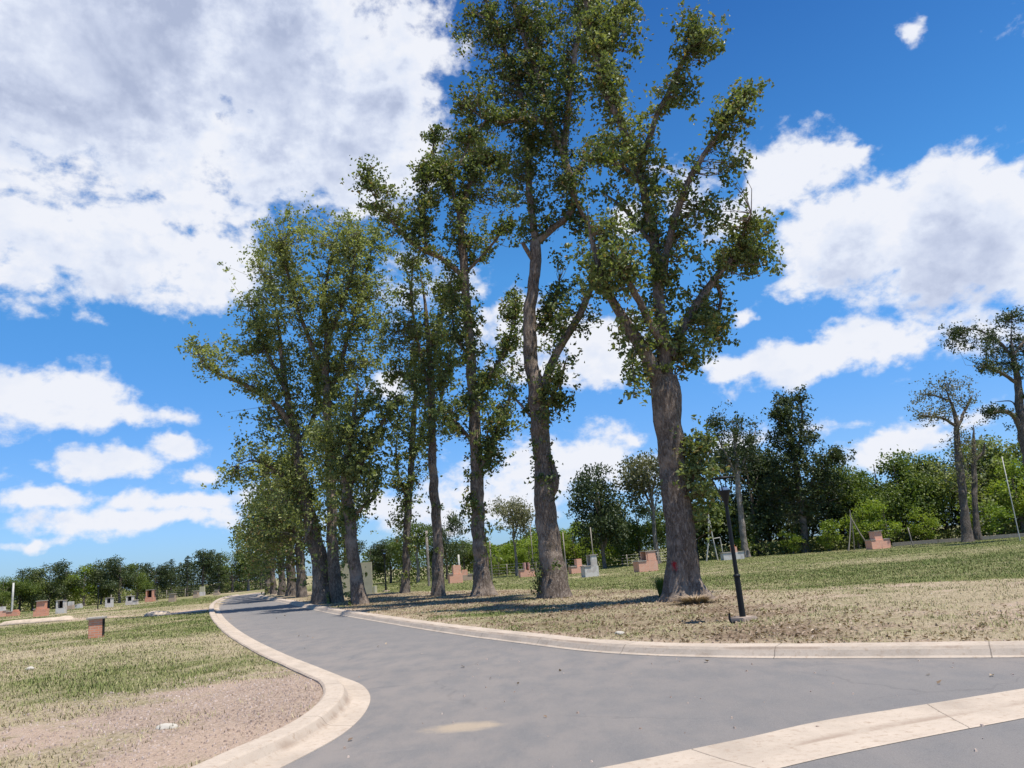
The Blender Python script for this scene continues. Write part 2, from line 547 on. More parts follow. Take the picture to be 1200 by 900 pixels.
def mat_bark(name, dark, light, mark=None):
    m, nt, out = material(name)
    p = nt.node('ShaderNodeNewGeometry').outputs['Position']
    pv = nt.vmath('MULTIPLY', p, (1, 1, .34))
    n1 = nt.noise(pv, 17, 6, .7, .6); n2 = nt.noise(p, 1.4, 5, .6); n3 = nt.noise(p, 60, 3, .6)
    col = nt.ramp(nt.math('ADD', nt.math('MULTIPLY', n1, .75), nt.math('MULTIPLY', n3, .25)), [(.34, tuple(np.array(dark) * .55)), (.48, dark), (.66, light)])
    col = nt.mix(nt.smooth(n2, .5, .68, 0, .55), col, tuple(np.array(light) * np.array((1.15, 1.1, 1.05))))
    col = nt.mix(nt.smooth(nt.noise(p, .9, 4, .6), .58, .72, 0, .45), col, (.085, .085, .045))
    if mark is not None:   # a daub of red paint
        q = nt.vmath('ADD', nt.vmath('SUBTRACT', p, tuple(mark)), nt.vmath('MULTIPLY', nt.vmath('SUBTRACT', nt.noise(p, 14, 3, .6, col=True), (.5, .5, .5)), (.16, .16, .2)))
        ln = nt.vmath('LENGTH', nt.vmath('MULTIPLY', q, (1 / .09, 1 / .4, 1 / .20)), out=1)
        col = nt.mix(nt.math('MULTIPLY', nt.smooth(ln, 1.0, .6), nt.smooth(n1, .42, .52)), col, (.42, .03, .035))
    h = nt.math('ADD', n1, nt.math('MULTIPLY', n3, .25))
    principled(nt, out, col, .95, nt.bump(h, 1.0, .10), .1)
    return m


def mat_leaf(name, c0, c1, c2, trans=.25, c3=None):
    m, nt, out = material(name)
    geo = nt.node('ShaderNodeNewGeometry')
    oi = nt.node('ShaderNodeObjectInfo')
    r = geo.outputs['Random Per Island']
    n = nt.noise(geo.outputs['Position'], .55, 3, .6)
    f = nt.math('ADD', nt.math('MULTIPLY', r, .55), nt.math('MULTIPLY', nt.smooth(n, .3, .7), .35))
    f = nt.math('ADD', f, nt.math('MULTIPLY_ADD', oi.outputs['Random'], .2, -.05))
    stops = [(.1, c0), (.5, c1), (.9, c2)]
    col = nt.ramp(f, stops)
    if c3 is not None:
        col = nt.mix(nt.math('MULTIPLY', nt.smooth(nt.math('FRACT', nt.math('MULTIPLY', r, 17.3)), .90, .96), .9), col, c3)
    b = nt.node('ShaderNodeBsdfPrincipled')
    nt.put(b.inputs['Base Color'], col)
    b.inputs['Roughness'].default_value = .5
    b.inputs['Specular IOR Level'].default_value = .35
    t = nt.node('ShaderNodeBsdfTranslucent')
    nt.put(t.inputs['Color'], nt.mix(1.0, col, (1.25, 1.3, .55), 'MULTIPLY'))
    mx = nt.node('ShaderNodeMixShader')
    mx.inputs[0].default_value = trans
    nt.l.new(b.outputs[0], mx.inputs[1]); nt.l.new(t.outputs[0], mx.inputs[2])
    nt.l.new(mx.outputs[0], out.inputs[0])
    return m


def mat_brick(name, a, b, mortar, plaster=None):
    m, nt, out = material(name)
    tcn = nt.node('ShaderNodeTexCoord')
    x, y, z = nt.xyz(tcn.outputs['Object'])[:3]
    v = nt.comb(nt.math('ADD', x, y), z, 0.0)
    br = nt.node('ShaderNodeTexBrick')
    nt.put(br.inputs['Vector'], v)
    br.inputs['Scale'].default_value = 1.0
    br.inputs['Brick Width'].default_value = .25
    br.inputs['Row Height'].default_value = .075
    br.inputs['Mortar Size'].default_value = .010
    br.inputs['Color1'].default_value = (*a, 1); br.inputs['Color2'].default_value = (*b, 1); br.inputs['Mortar'].default_value = (*mortar, 1)
    p = nt.node('ShaderNodeNewGeometry').outputs['Position']
    n = nt.noise(p, 5, 5, .65); n2 = nt.noise(p, 1.8, 4, .6)
    col = nt.mix(nt.smooth(n, .4, .75, 0, .5), br.outputs['Color'], mortar)
    if plaster is not None:
        col = nt.mix(nt.smooth(n2, .44, .52), col, plaster)
    principled(nt, out, col, .92, nt.bump(br.outputs['Fac'], -.5, .012), .15)
    return m


def mat_plain(name, col, rough=.6, spec=.4, metallic=0.0, var=.25, scale=6):
    m, nt, out = material(name)
    p = nt.node('ShaderNodeNewGeometry').outputs['Position']
    n = nt.noise(p, scale, 5, .65)
    c = np.array(col)
    cc = nt.ramp(n, [(.25, tuple(c * (1 - var))), (.5, tuple(c)), (.78, tuple(np.minimum(c * (1 + var), .95)))])
    principled(nt, out, cc, rough, nt.bump(n, .15, .02), spec, metallic)
    return m


MAT = {
    'ground': mat_ground(), 'asphalt': mat_asphalt(),
    'kerb': mat_concrete('kerb concrete', (.445, .368, .292)),
    'slab': mat_concrete('cast concrete', (.40, .36, .31), False),
    'bark': mat_bark('grey brown bark', (.160, .120, .092), (.42, .345, .28), at(790, 664, 22.6)),
    'bark_far': mat_bark('distant bark', (.13, .105, .085), (.30, .255, .215)),
    'bark_pale': mat_bark('pale bark', (.22, .19, .16), (.42, .38, .33)),
    'leaf': mat_leaf('plane tree leaves', (.054, .080, .024), (.125, .160, .048), (.28, .31, .115), .34, (.24, .16, .06)),
    'leaf_light': mat_leaf('yellow green leaves', (.11, .17, .022), (.20, .27, .038), (.32, .37, .065), .40),
    'leaf_mid': mat_leaf('mid green leaves', (.06, .098, .020), (.11, .155, .032), (.19, .225, .055), .34),
    'leaf_dark': mat_leaf('dark evergreen needles', (.030, .050, .018), (.058, .082, .028), (.11, .13, .045), .2),
    'leaf_olive': mat_leaf('dull olive leaves', (.095, .118, .042), (.20, .235, .085), (.38, .40, .17), .40),
    'leaf_grey': mat_leaf('grey green sparse leaves', (.09, .10, .05), (.15, .15, .08), (.23, .22, .13), .28),
    'brick': mat_brick('red brick', (.72, .28, .16), (.58, .21, .115), (.52, .40, .31)),
    'brick_pink': mat_brick('pale pink brick', (.76, .35, .225), (.68, .30, .185), (.66, .48, .37)),
    'brick_white': mat_brick('whitewashed brick', (.52, .47, .42), (.45, .40, .36), (.5, .46, .42), (.60, .57, .52)),
    'brick_buff': mat_brick('buff brick', (.48, .34, .23), (.40, .28, .19), (.45, .38, .3)),
    'dark_lining': mat_plain('near black lining', (.03, .028, .026), .95, .1),  # near-black coat: fireplace backs and the pillar's added shade sheet
    'footing': mat_concrete('earth stained concrete', (.36, .285, .225), False),
    'black': mat_plain('black painted steel', (.008, .009, .010), .5, .3, 0, .2, 14),
    'lens': mat_plain('white lamp', (.85, .86, .88), .3, .5, 0, .03),
    'wood': mat_plain('weathered wood', (.30, .26, .21), .85, .2),
    'white': mat_plain('white weathered paint', (.50, .48, .43), .7, .3),
    'cream': mat_plain('cream rendered panel', (.44, .41, .28), .85, .2, 0, .12, 2.5),
    'stone': mat_plain('pale stone', (.44, .40, .335), .9, .2),
    'sand': mat_plain('pale rubble earth', (.46, .37, .28), .95, .1, 0, .3, 5),
    'wire': mat_plain('galvanised wire', (.25, .25, .25), .5, .4, .6),
    'pink': mat_plain('pink painted plaster', (.58, .33, .28), .85, .2),
    'orange': mat_plain('orange plastic', (.65, .19, .05), .6, .3),
}

# grass blades
def mat_blades():
    m, nt, out = material('grass blades')
    geo = nt.node('ShaderNodeNewGeometry')
    f = nt.math('ADD', nt.math('MULTIPLY', geo.outputs['Random Per Island'], .5), nt.math('MULTIPLY', nt.attr('lush'), .62))
    col = nt.ramp(f, [(.1, (.47, .385, .24)), (.4, (.36, .315, .165)), (.65, (.20, .215, .07)), (1.0, (.11, .15, .035))])
    principled(nt, out, col, .7, None, .2)
    return m


MAT['blades'] = mat_blades()
MAT['litter'] = mat_leaf('fallen dry leaves', (.14, .09, .055), (.26, .18, .115), (.42, .32, .215), .1)
MAT['pebble'] = mat_leaf('pinkish gravel', (.30, .215, .16), (.46, .35, .275), (.60, .49, .41), 0.0)

# ------------------------------------------------------------------ road outline
def path(pts, step=.25):
    return catmull([ground(*p) for p in pts], step)


# road-side edge of each kerb, traced from far to near
LEFT_EDGE = path([(283, 697.5), (272, 699.5), (263, 703), (257.5, 708), (257, 714), (262, 723), (275, 735), (295, 748), (330, 765), (370, 781), (405, 795),
                  (424, 803), (434, 817), (425, 839), (392, 867), (335, 896)])
d_end = LEFT_EDGE[-1] - LEFT_EDGE[-8]; d_end /= np.linalg.norm(d_end)
ext = np.array([LEFT_EDGE[-1] + d_end * t - np.array([.02 * t * t, 0, 0]) for t in np.arange(.3, 9, .3)])
LEFT_EDGE = np.vstack([LEFT_EDGE, ext])
RIGHT_EDGE = path([(299, 698.6), (310, 702.0), (326, 705.2), (345, 709.5), (372, 716), (400, 721.5), (440, 728.5), (480, 735.5), (540, 745), (600, 753), (680, 763), (740, 767.5),
                   (800, 770), (870, 771.5), (940, 772), (1040, 772), (1200, 771)])
d_end = RIGHT_EDGE[-1] - RIGHT_EDGE[-8]; d_end /= np.linalg.norm(d_end)
ext = np.array([RIGHT_EDGE[-1] + d_end * t for t in np.arange(.4, 30, .6)])
RIGHT_EDGE = np.vstack([RIGHT_EDGE, ext])
far_mid = ground(300, 697.0)
ROAD_POLY = np.vstack([LEFT_EDGE[:, :2], [[LEFT_EDGE[-1, 0], -14], [RIGHT_EDGE[-1, 0], -14]], RIGHT_EDGE[::-1, :2],
                       [[RIGHT_EDGE[0, 0] - 1, RIGHT_EDGE[0, 1] + 14], [LEFT_EDGE[0, 0] + 2, LEFT_EDGE[0, 1] + 14]]])


def inside(poly, X, Y):
    r = np.zeros(X.shape, bool)
    n = len(poly)
    for i in range(n):
        x1, y1 = poly[i]; x2, y2 = poly[(i + 1) % n]
        if y1 == y2: continue
        c = ((y1 > Y) != (y2 > Y)) & (X < (x2 - x1) * (Y - y1) / (y2 - y1) + x1)
        r ^= c
    return r


def dist_to(line, X, Y):
    d = np.full(X.shape, 1e9)
    for a, b in zip(line[:-1, :2], line[1:, :2]):
        ab = b - a
        t = np.clip(((X - a[0]) * ab[0] + (Y - a[1]) * ab[1]) / (ab @ ab + 1e-9), 0, 1)
        d = np.minimum(d, np.hypot(X - a[0] - t * ab[0], Y - a[1] - t * ab[1]))
    return d


EDGES_C = [catmull(e, 1.0)[::1] for e in (LEFT_EDGE[::6], RIGHT_EDGE[::6])]
KERB_W = (.60, .46)


def road_dist(X, Y):
    """signed distance outside the kerbs' road edge (negative on the road)"""
    d = np.minimum(dist_to(LEFT_EDGE[::2], X, Y), dist_to(RIGHT_EDGE[::2], X, Y))
    return np.where(inside(ROAD_POLY, X, Y), -d, d)


ROW = np.array([[60, 12], [30, 17], [14, 20.8], [8, 23.5], [4.2, 31], [1.2, 39], [-4, 46], [-11, 56], [-24, 84], [-40, 120]], float)
TRACK = catmull([ground(*p) for p in [(-90, 743), (0, 733), (50, 729), (100, 727), (150, 724), (200, 719.5), (243, 715)]], 1.0)


def masks(X, Y):
    """soil and grass cover over the land"""
    rd = road_dist(X, Y)
    left = X < np.interp(Y, LEFT_EDGE[::-1, 1], LEFT_EDGE[::-1, 0])
    n = fbm2(X, Y, .22, 4, 3); nb = fbm2(X, Y, .9, 4, 8); nc = fbm2(X, Y, .07, 3, 21)
    dirt = np.clip(.36 - rd * .09, -.3, .36) * 1.0
    green = np.full(X.shape, .50)
    litter = np.zeros(X.shape)
    gravel = np.zeros(X.shape)
    # left verge: bare reddish earth and gravel at the corner
    corner = ground(270, 828)
    cd = np.hypot((X - corner[0]) / 2.6, (Y - corner[1]) / 2.6)
    near = np.clip((12.4 - Y) / 3.0, 0, 1)
    nd = fbm2(X, Y, 1.5, 4, 77)
    dl = np.maximum(np.clip(1.2 - cd * .84 + (nb - .5) * 1.8 + (nd - .5) * .8, 0, 1), near * np.clip(.62 + (nb - .5) * 2.6 + (nd - .5) * 1.2, 0, 1))
    dirt = np.where(left, np.maximum(dirt, dl * 1.05), dirt)
    gravel = np.where(left, np.clip(1.15 - cd * .75 + (nd - .5) * 1.2, 0, 1), gravel)
    green = np.where(left, .37 + (n - .5) * 1.8 + np.clip((Y - 16) / 40, 0, .2) - np.clip((13 - Y) / 9, 0, .2), green)
    td = dist_to(TRACK, X, Y)
    dirt = np.where(left, np.maximum(dirt, np.clip(1.3 - td / (.55 + .02 * Y), 0, 1)), dirt)
    # right: litter and bare soil beneath the row, lawn beyond
    rowy = np.interp(X, ROW[::-1, 0], ROW[::-1, 1])
    side = rowy + (n - .5) * 5.0 - Y       # >0 on the road side of the row
    under = np.clip(side / 3.0 + .5, 0, 1)
    litter_zone = np.clip((9.5 - X) / 5, .0, 1)  # leaf litter weight, rising towards the tall trees
    dr = under * np.clip(.40 + (nb - .5) * 1.1, 0, 1)
    dirt = np.where(~left, np.maximum(np.clip(.80 - rd * .24 + (nb - .5) * .5, 0, .8) * under, dr), dirt)
    litter = np.where(~left, under * (-.20 + .76 * litter_zone + (nb - .5) * .9) * np.clip(rd / 1.5, 0, 1), litter)
    green = np.where(~left, np.where(under > .5, .08 + (n - .5) * 1.4, .78 + (nc - .5) * .7 + (n - .5) * .6), green)
    # the fresher strip of grass beside the kerb
    gs = ground(575, 724)
    green = green + np.where(~left, np.clip(1 - np.hypot((X - gs[0]) / 2.6, (Y - gs[1]) / 1.2), 0, 1) * 1.2, 0)
    litter = litter - np.where(~left, np.clip(1 - np.hypot((X - gs[0]) / 2.6, (Y - gs[1]) / 1.4), 0, 1) * 1.0, 0)
    return rd, np.clip(dirt, -.3, 1.1), green, litter, gravel


def spread(lo, hi, step, outer, grow=1.12):
    a = list(np.arange(lo, hi + 1e-6, step))
    s = step; b = [a[-1]]
    while b[-1] < outer: s *= grow; b.append(b[-1] + s)
    s = step; c = [a[0]]
    while c[-1] > -outer: s *= grow; c.append(c[-1] - s)
    return np.array(c[:0:-1] + a + b[1:])


def land_z(X, Y, rd=None):
    if rd is None: rd = road_dist(X, Y)
    k = np.clip((rd - .26) / .1, 0, 1)
    b = (fbm2(X, Y, .35, 4, 40) - .5) * .12 * np.clip((rd - .4) / 1.5, 0, 1) + (fbm2(X, Y, 2.5, 3, 50) - .5) * .03 * np.clip((rd - .4), 0, 1)
    fade = np.clip(1 - (np.hypot(X, Y) - 60) / 60, 0, 1)
    return -.09 + k * .18 + b * fade


gx = spread(-15, 15, .22, 4000); gy = spread(4.5, 46, .22, 4000)
GX, GY = np.meshgrid(gx, gy)
rd_, dirt_, green_, litter_, gravel_ = masks(GX, GY)
GZ = land_z(GX, GY, rd_)
nx, ny = len(gx), len(gy)
ii = np.arange(ny - 1)[:, None] * nx + np.arange(nx - 1)[None, :]
GQ = np.stack([ii, ii + 1, ii + nx + 1, ii + nx], -1).reshape(-1, 4)
me = mesh_np('ground', np.stack([GX, GY, GZ], -1).reshape(-1, 3), GQ, True,
             dict(dirt=dirt_.ravel(), green=green_.ravel(), litter=litter_.ravel(), gravel=gravel_.ravel()), MAT['ground'])
tag(link('ground', me), kind='structure')

# road sheet: a fine grid clipped to the outline by snapping, with dust weights
rx = np.arange(-40, 45.1, .5)
bm = bmesh.new()
vs = [bm.verts.new((p[0], p[1], 0.0)) for p in ROAD_POLY]
bm.faces.new(vs)
bmesh.ops.triangulate(bm, faces=bm.faces)
for _ in range(1):
    bmesh.ops.subdivide_edges(bm, edges=[e for e in bm.edges if e.calc_length() > 1.5], cuts=3, use_grid_fill=True)
bmesh.ops.triangulate(bm, faces=bm.faces)
bm.normal_update()
for f_ in bm.faces:
    if f_.normal.z < 0: f_.normal_flip()
me = bpy.data.meshes.new('road'); bm.to_mesh(me); bm.free()
co = np.zeros(len(me.vertices) * 3); me.vertices.foreach_get('co', co); co = co.reshape(-1, 3)
dd = np.minimum(dist_to(LEFT_EDGE[::3], co[:, 0], co[:, 1]), dist_to(RIGHT_EDGE[::3], co[:, 0], co[:, 1]))
a_ = me.attributes.new('dust', 'FLOAT', 'POINT')
a_.data.foreach_set('value', np.clip(1 - dd / 2.2, 0, 1).astype(np.float32))
me.materials.append(MAT['asphalt'])
tag(link('road', me), kind='structure')


def kerb(name, line, width, side, profile):
    """sweep a profile (offset fraction, height) along the road edge; side +1 = to the left of the direction of travel"""
    L = catmull(line[::3], .22)[:, :2]
    T = np.gradient(L, axis=0); T /= np.linalg.norm(T, axis=1)[:, None]
    N = np.stack([-T[:, 1], T[:, 0]], 1) * side
    s = np.concatenate([[0], np.cumsum(np.linalg.norm(np.diff(L, axis=0), axis=1))])
    w_ = width * (1 + .06 * (fbm2(s, s * 0, .8, 3, 5) - .5))
    V, run, acr = [], [], []
    for (o, z, a) in profile:
        wob = (fbm2(s, s * 0 + o * 9, 1.7, 3, 6) - .5) * .02
        q = L + N * (o * w_)[:, None]
        V.append(np.column_stack([q, z + wob * (z > .01)])); run.append(s); acr.append(np.full(len(s), a))
    n = len(L); k = len(profile)
    V = np.stack(V, 1).reshape(-1, 3)
    i = np.arange(n - 1)[:, None] * k + np.arange(k - 1)[None, :]
    Q = np.stack([i, i + k, i + k + 1, i + 1], -1).reshape(-1, 4)
    if side < 0: Q = Q[:, ::-1]
    me = mesh_np(name, V, Q, False, dict(run=np.stack(run, 1).ravel(), across=np.stack(acr, 1).ravel()), MAT['kerb'])
    return tag(link(name, me), kind='structure')


PAN = [(-.02, -.05, 0), (0, .006, 0), (.40, .022, .42), (.47, .045, .5), (.56, .115, .58), (.62, .128, .64), (.95, .13, .93), (1.0, .11, 1), (1.03, -.05, 1)]
UPR = [(-.02, -.05, 0), (0, .008, 0), (.10, .03, .3), (.22, .10, .42), (.32, .135, .55), (.94, .145, .93), (1.0, .125, 1), (1.03, -.05, 1)]
kerb('kerb', LEFT_EDGE, .60, -1, PAN)
kerb('kerb', RIGHT_EDGE, .46, 1, UPR)

# concrete drain strip across the mouth of the side road
up_ = path([(640, 915), (710, 899), (800, 881), (870, 866), (940, 850), (1030, 834.5), (1120, 820), (1200, 807), (1330, 787)], .25)
lo_ = path([(760, 940), (925, 898), (1000, 881), (1100, 861), (1200, 842), (1340, 815)], .25)


def strip(name, A, B, n=70):
    def rs(L):
        s = np.concatenate([[0], np.cumsum(np.linalg.norm(np.diff(L, axis=0), axis=1))])
        t = np.linspace(0, s[-1], n)
        return np.stack([np.interp(t, s, L[:, i]) for i in range(3)], 1), t
    a, t = rs(A); b, _ = rs(B)
    prof = [(0, .004, 0), (.03, .010, .05), (.40, .004, .4), (.55, .0045, .5), (.60, .006, .6), (.97, .010, .9), (1, .004, .85)]
    V = np.stack([a * (1 - o) + b * o + np.array([0, 0, z]) for o, z, _ in prof], 1)
    V[:, 0, :2] += ((fbm2(t, t * 0, 1.4, 3, 31) - .5) * .10)[:, None]
    k = len(prof)
    i = np.arange(n - 1)[:, None] * k + np.arange(k - 1)[None, :]
    Q = np.stack([i, i + 1, i + k + 1, i + k], -1).reshape(-1, 4)
    acr = np.tile([p[2] for p in prof], n); run = np.repeat(t, k)
    me = mesh_np(name, V.reshape(-1, 3), Q, False, dict(run=run, across=acr), MAT['kerb'])
    return tag(link(name, me), kind='structure')


strip('drain_strip', up_, lo_)
# narrow concrete edging of the track on the left
ta = path([(186, 722.5), (210, 720), (243, 716.2)], .5); tb = path([(186, 724.0), (210, 721.7), (242, 718.0)], .5)
for L_ in (ta, tb): L_[:, 2] += .11
strip('track_edging', ta, tb, 30)


# ------------------------------------------------------------------ foliage
def leaf_quads(C, size, rng, up=.35, width=.62, flat=None):
    """one folded leaf per centre"""
    n = len(C)
    d = rng.normal(size=(n, 3)); d[:, 2] -= .25
    d /= np.linalg.norm(d, axis=1)[:, None]
    nn = rng.normal(size=(n, 3)); nn[:, 2] += up * 2
    nn -= (nn * d).sum(1)[:, None] * d
    nn /= np.linalg.norm(nn, axis=1)[:, None] + 1e-9
    b = np.cross(nn, d)
    s = size * rng.uniform(.6, 1.3, n)[:, None]
    fold = rng.uniform(.05, .3, n)[:, None]
    c2 = rng.uniform(.42, .6, n)[:, None]
    V = np.stack([C - d * s * .5, C + d * s * (c2 - .5) + b * s * width * .5 + nn * s * fold,
                  C + d * s * .5, C + d * s * (c2 - .5) - b * s * width * .5 + nn * s * fold], 1)
    return V.reshape(-1, 3), np.arange(n * 4).reshape(n, 4)


def twig_tubes(A, B, r0, r1, rng, sag=.15):
    """thin three sided twigs from A to B, bent"""
    n = len(A)
    L = np.linalg.norm(B - A, axis=1)[:, None]
    mid = (A + B) / 2 + rng.normal(size=(n, 3)) * L * .10 + np.array([0, 0, 1.0]) * -L * sag * rng.uniform(-.3, 1, (n, 1))
    rings = []
    T = (B - A) / (L + 1e-9)
    ref = np.where(np.abs(T[:, 2:3]) < .8, np.array([[0, 0, 1.0]]), np.array([[1.0, 0, 0]]))
    N = np.cross(T, ref); N /= np.linalg.norm(N, axis=1)[:, None] + 1e-9
    Bn = np.cross(T, N)
    r0 = np.broadcast_to(np.asarray(r0, float), (n,))[:, None]; r1 = np.broadcast_to(np.asarray(r1, float), (n,))[:, None]
    for P_, r in ((A, r0), (mid, (r0 + r1) / 2), (B, r1)):
        for k in range(3):
            a = 2 * math.pi * k / 3
            rings.append(P_ + r * (math.cos(a) * N + math.sin(a) * Bn))
    V = np.stack(rings, 1)          # n,9,3
    base = (np.arange(n) * 9)[:, None, None]
    q = []
    for lv in (0, 1):
        for k in range(3):
            k2 = (k + 1) % 3
            q.append([lv * 3 + k, lv * 3 + k2, lv * 3 + 3 + k2, lv * 3 + 3 + k])
    Q = base + np.array(q)[None]
    return V.reshape(-1, 3), Q.reshape(-1, 4)


def traced_tree(name, label, cat, group, Y, limbs, blobs, leaf_m, bark_m, leaf=.13, seed=1, per=26, crad=.26, flare=.5, hug=1.0, seg=16, blobk=1.0, gap=.42):
    """limbs: (points (column,row,width px), depth at start, depth at end, clusters per metre, reach m); blobs: (column,row,rx,ry,clusters)"""
    rng = np.random.default_rng(seed)
    ppm = F_PX / Y
    base = at(limbs[0][0][0][0], limbs[0][0][0][1], Y)
    base[2] = land_z(np.array([base[0]]), np.array([base[1]]))[0] - .05
    root = empty(name, tuple(base))
    tag(root, label, cat, group)
    tr = Geo()
    S, SR = [], []
    cl, anchor, arad = [], [], []
    for li, (pts, y0, y1, dens, reach) in enumerate(limbs):
        n = len(pts)
        P_ = []
        for k, (px, py, wd_) in enumerate(pts):
            t = k / (n - 1)
            q = at(px, py, Y + y0 + (y1 - y0) * t)
            P_.append([*q, wd_ * .43 / ppm])
        P_ = np.array(P_)
        if li == 0: P_[0, 2] = base[2]
        R = catmull(P_, .16 if li == 0 else .2)
        if li > 0: R[:, 3] *= .86
        if pts[-1][2] < 5.5: R[:, 3] *= np.clip((len(R) - np.arange(len(R))) / (len(R) * .22), .15, 1) ** .8
        R[:, 3] = np.maximum(R[:, 3], .012)
        k = fbm(np.stack([np.arange(len(R)) * .35, np.full(len(R), li * 3.3), np.full(len(R), seed)], -1), 3, 2) - .5
        k2 = fbm(np.stack([np.arange(len(R)) * .35, np.full(len(R), li * 3.3 + 50), np.full(len(R), seed)], -1), 3, 2) - .5
        fade = np.clip(np.arange(len(R)) / 6, 0, 1)
        amp = np.minimum(R[:, 3] * .7, .07) * fade
        R[:, 0] += k * amp * 2; R[:, 1] += k2 * amp * 3
        big = R[0, 3] > .12
        tr.tube(R[:, :3] - base, R[:, 3], seg if big else 8, .09, seed * 10 + li, flare if li == 0 else 0, ridge=.10 if big else 0)
        S.append(R[:, :3]); SR.append(R[:, 3])
        if dens > 0:
            L = np.concatenate([[0], np.cumsum(np.linalg.norm(np.diff(R[:, :3], axis=0), axis=1))])
            m = rng.poisson(dens * L[-1] * hug * (1.8 if li == 0 else 2.5))
            s = rng.uniform(0, 1, m) ** .85 * L[-1]
            a = np.stack([np.interp(s, L, R[:, i]) for i in range(4)], 1)
            dirn = rng.normal(size=(m, 3)); dirn[:, 2] = np.abs(dirn[:, 2]) * .5 - .25
            dirn /= np.linalg.norm(dirn, axis=1)[:, None]
            far_ = reach * rng.uniform(.15, 1.0, m)[:, None] + a[:, 3:4]
            c = a[:, :3] + dirn * far_
            c[:, 2] += rng.uniform(0, .25, m) * reach
            cl.append(c); anchor.append(a[:, :3]); arad.append(np.minimum(a[:, 3] * .3, .02))
    S = np.vstack(S); SR = np.concatenate(SR)
    for (px, py, rx_, ry_, m) in blobs:
        m = int(m * blobk)
        u = rng.normal(size=(m, 3)); u /= np.linalg.norm(u, axis=1)[:, None]
        u *= rng.uniform(.1, 1, m)[:, None] ** .5 * np.where(rng.uniform(0, 1, m) < .30, rng.uniform(1.0, 1.6, m), 1.0)[:, None]
        cc = at(px, py, Y)
        j = np.argmin(np.abs(S[:, 0] - cc[0]) + np.abs(S[:, 2] - cc[2]))
        yc = S[j, 1]
        c = np.stack([cc[0] + u[:, 0] * rx_ / ppm, yc + u[:, 1] * (rx_ + ry_) / 2 / ppm, cc[2] + u[:, 2] * ry_ / ppm], 1)
        cl.append(c)
        # joined to the nearest limb a little below
        an = np.empty_like(c)
        for i in range(m):
            dv = S - c[i]
            dist = np.linalg.norm(dv, axis=1) + np.maximum(dv[:, 2], 0) * 1.2
            an[i] = S[np.argmin(dist)]
        anchor.append(an); arad.append(np.full(m, .02))
    cl = np.vstack(cl); anchor = np.vstack(anchor); arad = np.concatenate(arad)
    if blobs is not None:
        d = np.linalg.norm(cl - anchor, axis=1)
        clump = fbm(cl * 1.5 + seed * 3.1, 2, seed + 70, .45)
        keep = (d < 4.0) & (clump > rng.normal(gap, .035, len(cl)))
        cl, anchor, arad, d = cl[keep], anchor[keep], arad[keep], d[keep]
    # leaves: dense little sprays around each shoot end, some along the shoot
    cnt = rng.poisson(per * .85 * rng.uniform(.3, 1.4, len(cl)) ** 1.2) + 2
    # every spray is a few tight tufts
    nt_ = rng.integers(2, 6, len(cl))
    start = np.concatenate([[0], np.cumsum(nt_)[:-1]])
    tid = np.repeat(np.arange(len(cl)), nt_)
    toff = rng.normal(size=(len(tid), 3)) * (crad * rng.uniform(.55, 1.35, len(cl)))[tid][:, None] * np.array([.72, .72, .6])
    idx = np.repeat(np.arange(len(cl)), cnt)
    which = start[idx] + (rng.uniform(0, 1, len(idx)) * nt_[idx]).astype(int)
    off = toff[which] + rng.normal(size=(len(idx), 3)) * crad * .27
    LC = cl[idx] + off
    alng = rng.uniform(0, 1, len(idx)) < .18
    t = rng.uniform(.3, 1, len(idx))[:, None]
    LC[alng] = (anchor[idx] * (1 - t) + cl[idx] * t + off * .35)[alng]
    V, Q = leaf_quads(LC - base, leaf, rng)
    link('trunk', tr.mesh('trunk', bark_m, True), root)
    TV, TQ = twig_tubes(anchor - base, cl - base, np.maximum(arad, .009), .005, rng)
    me = mesh_np('crown', np.vstack([V, TV]), np.vstack([Q, TQ + len(V)]), mat=leaf_m)
    me.materials.append(bark_m)
    me.polygons.foreach_set('material_index', np.concatenate([np.zeros(len(Q), np.int32), np.ones(len(TQ), np.int32)]))
    link('crown', me, root)
    return root


ROWG = 'tall leafy trees in a row along the road'
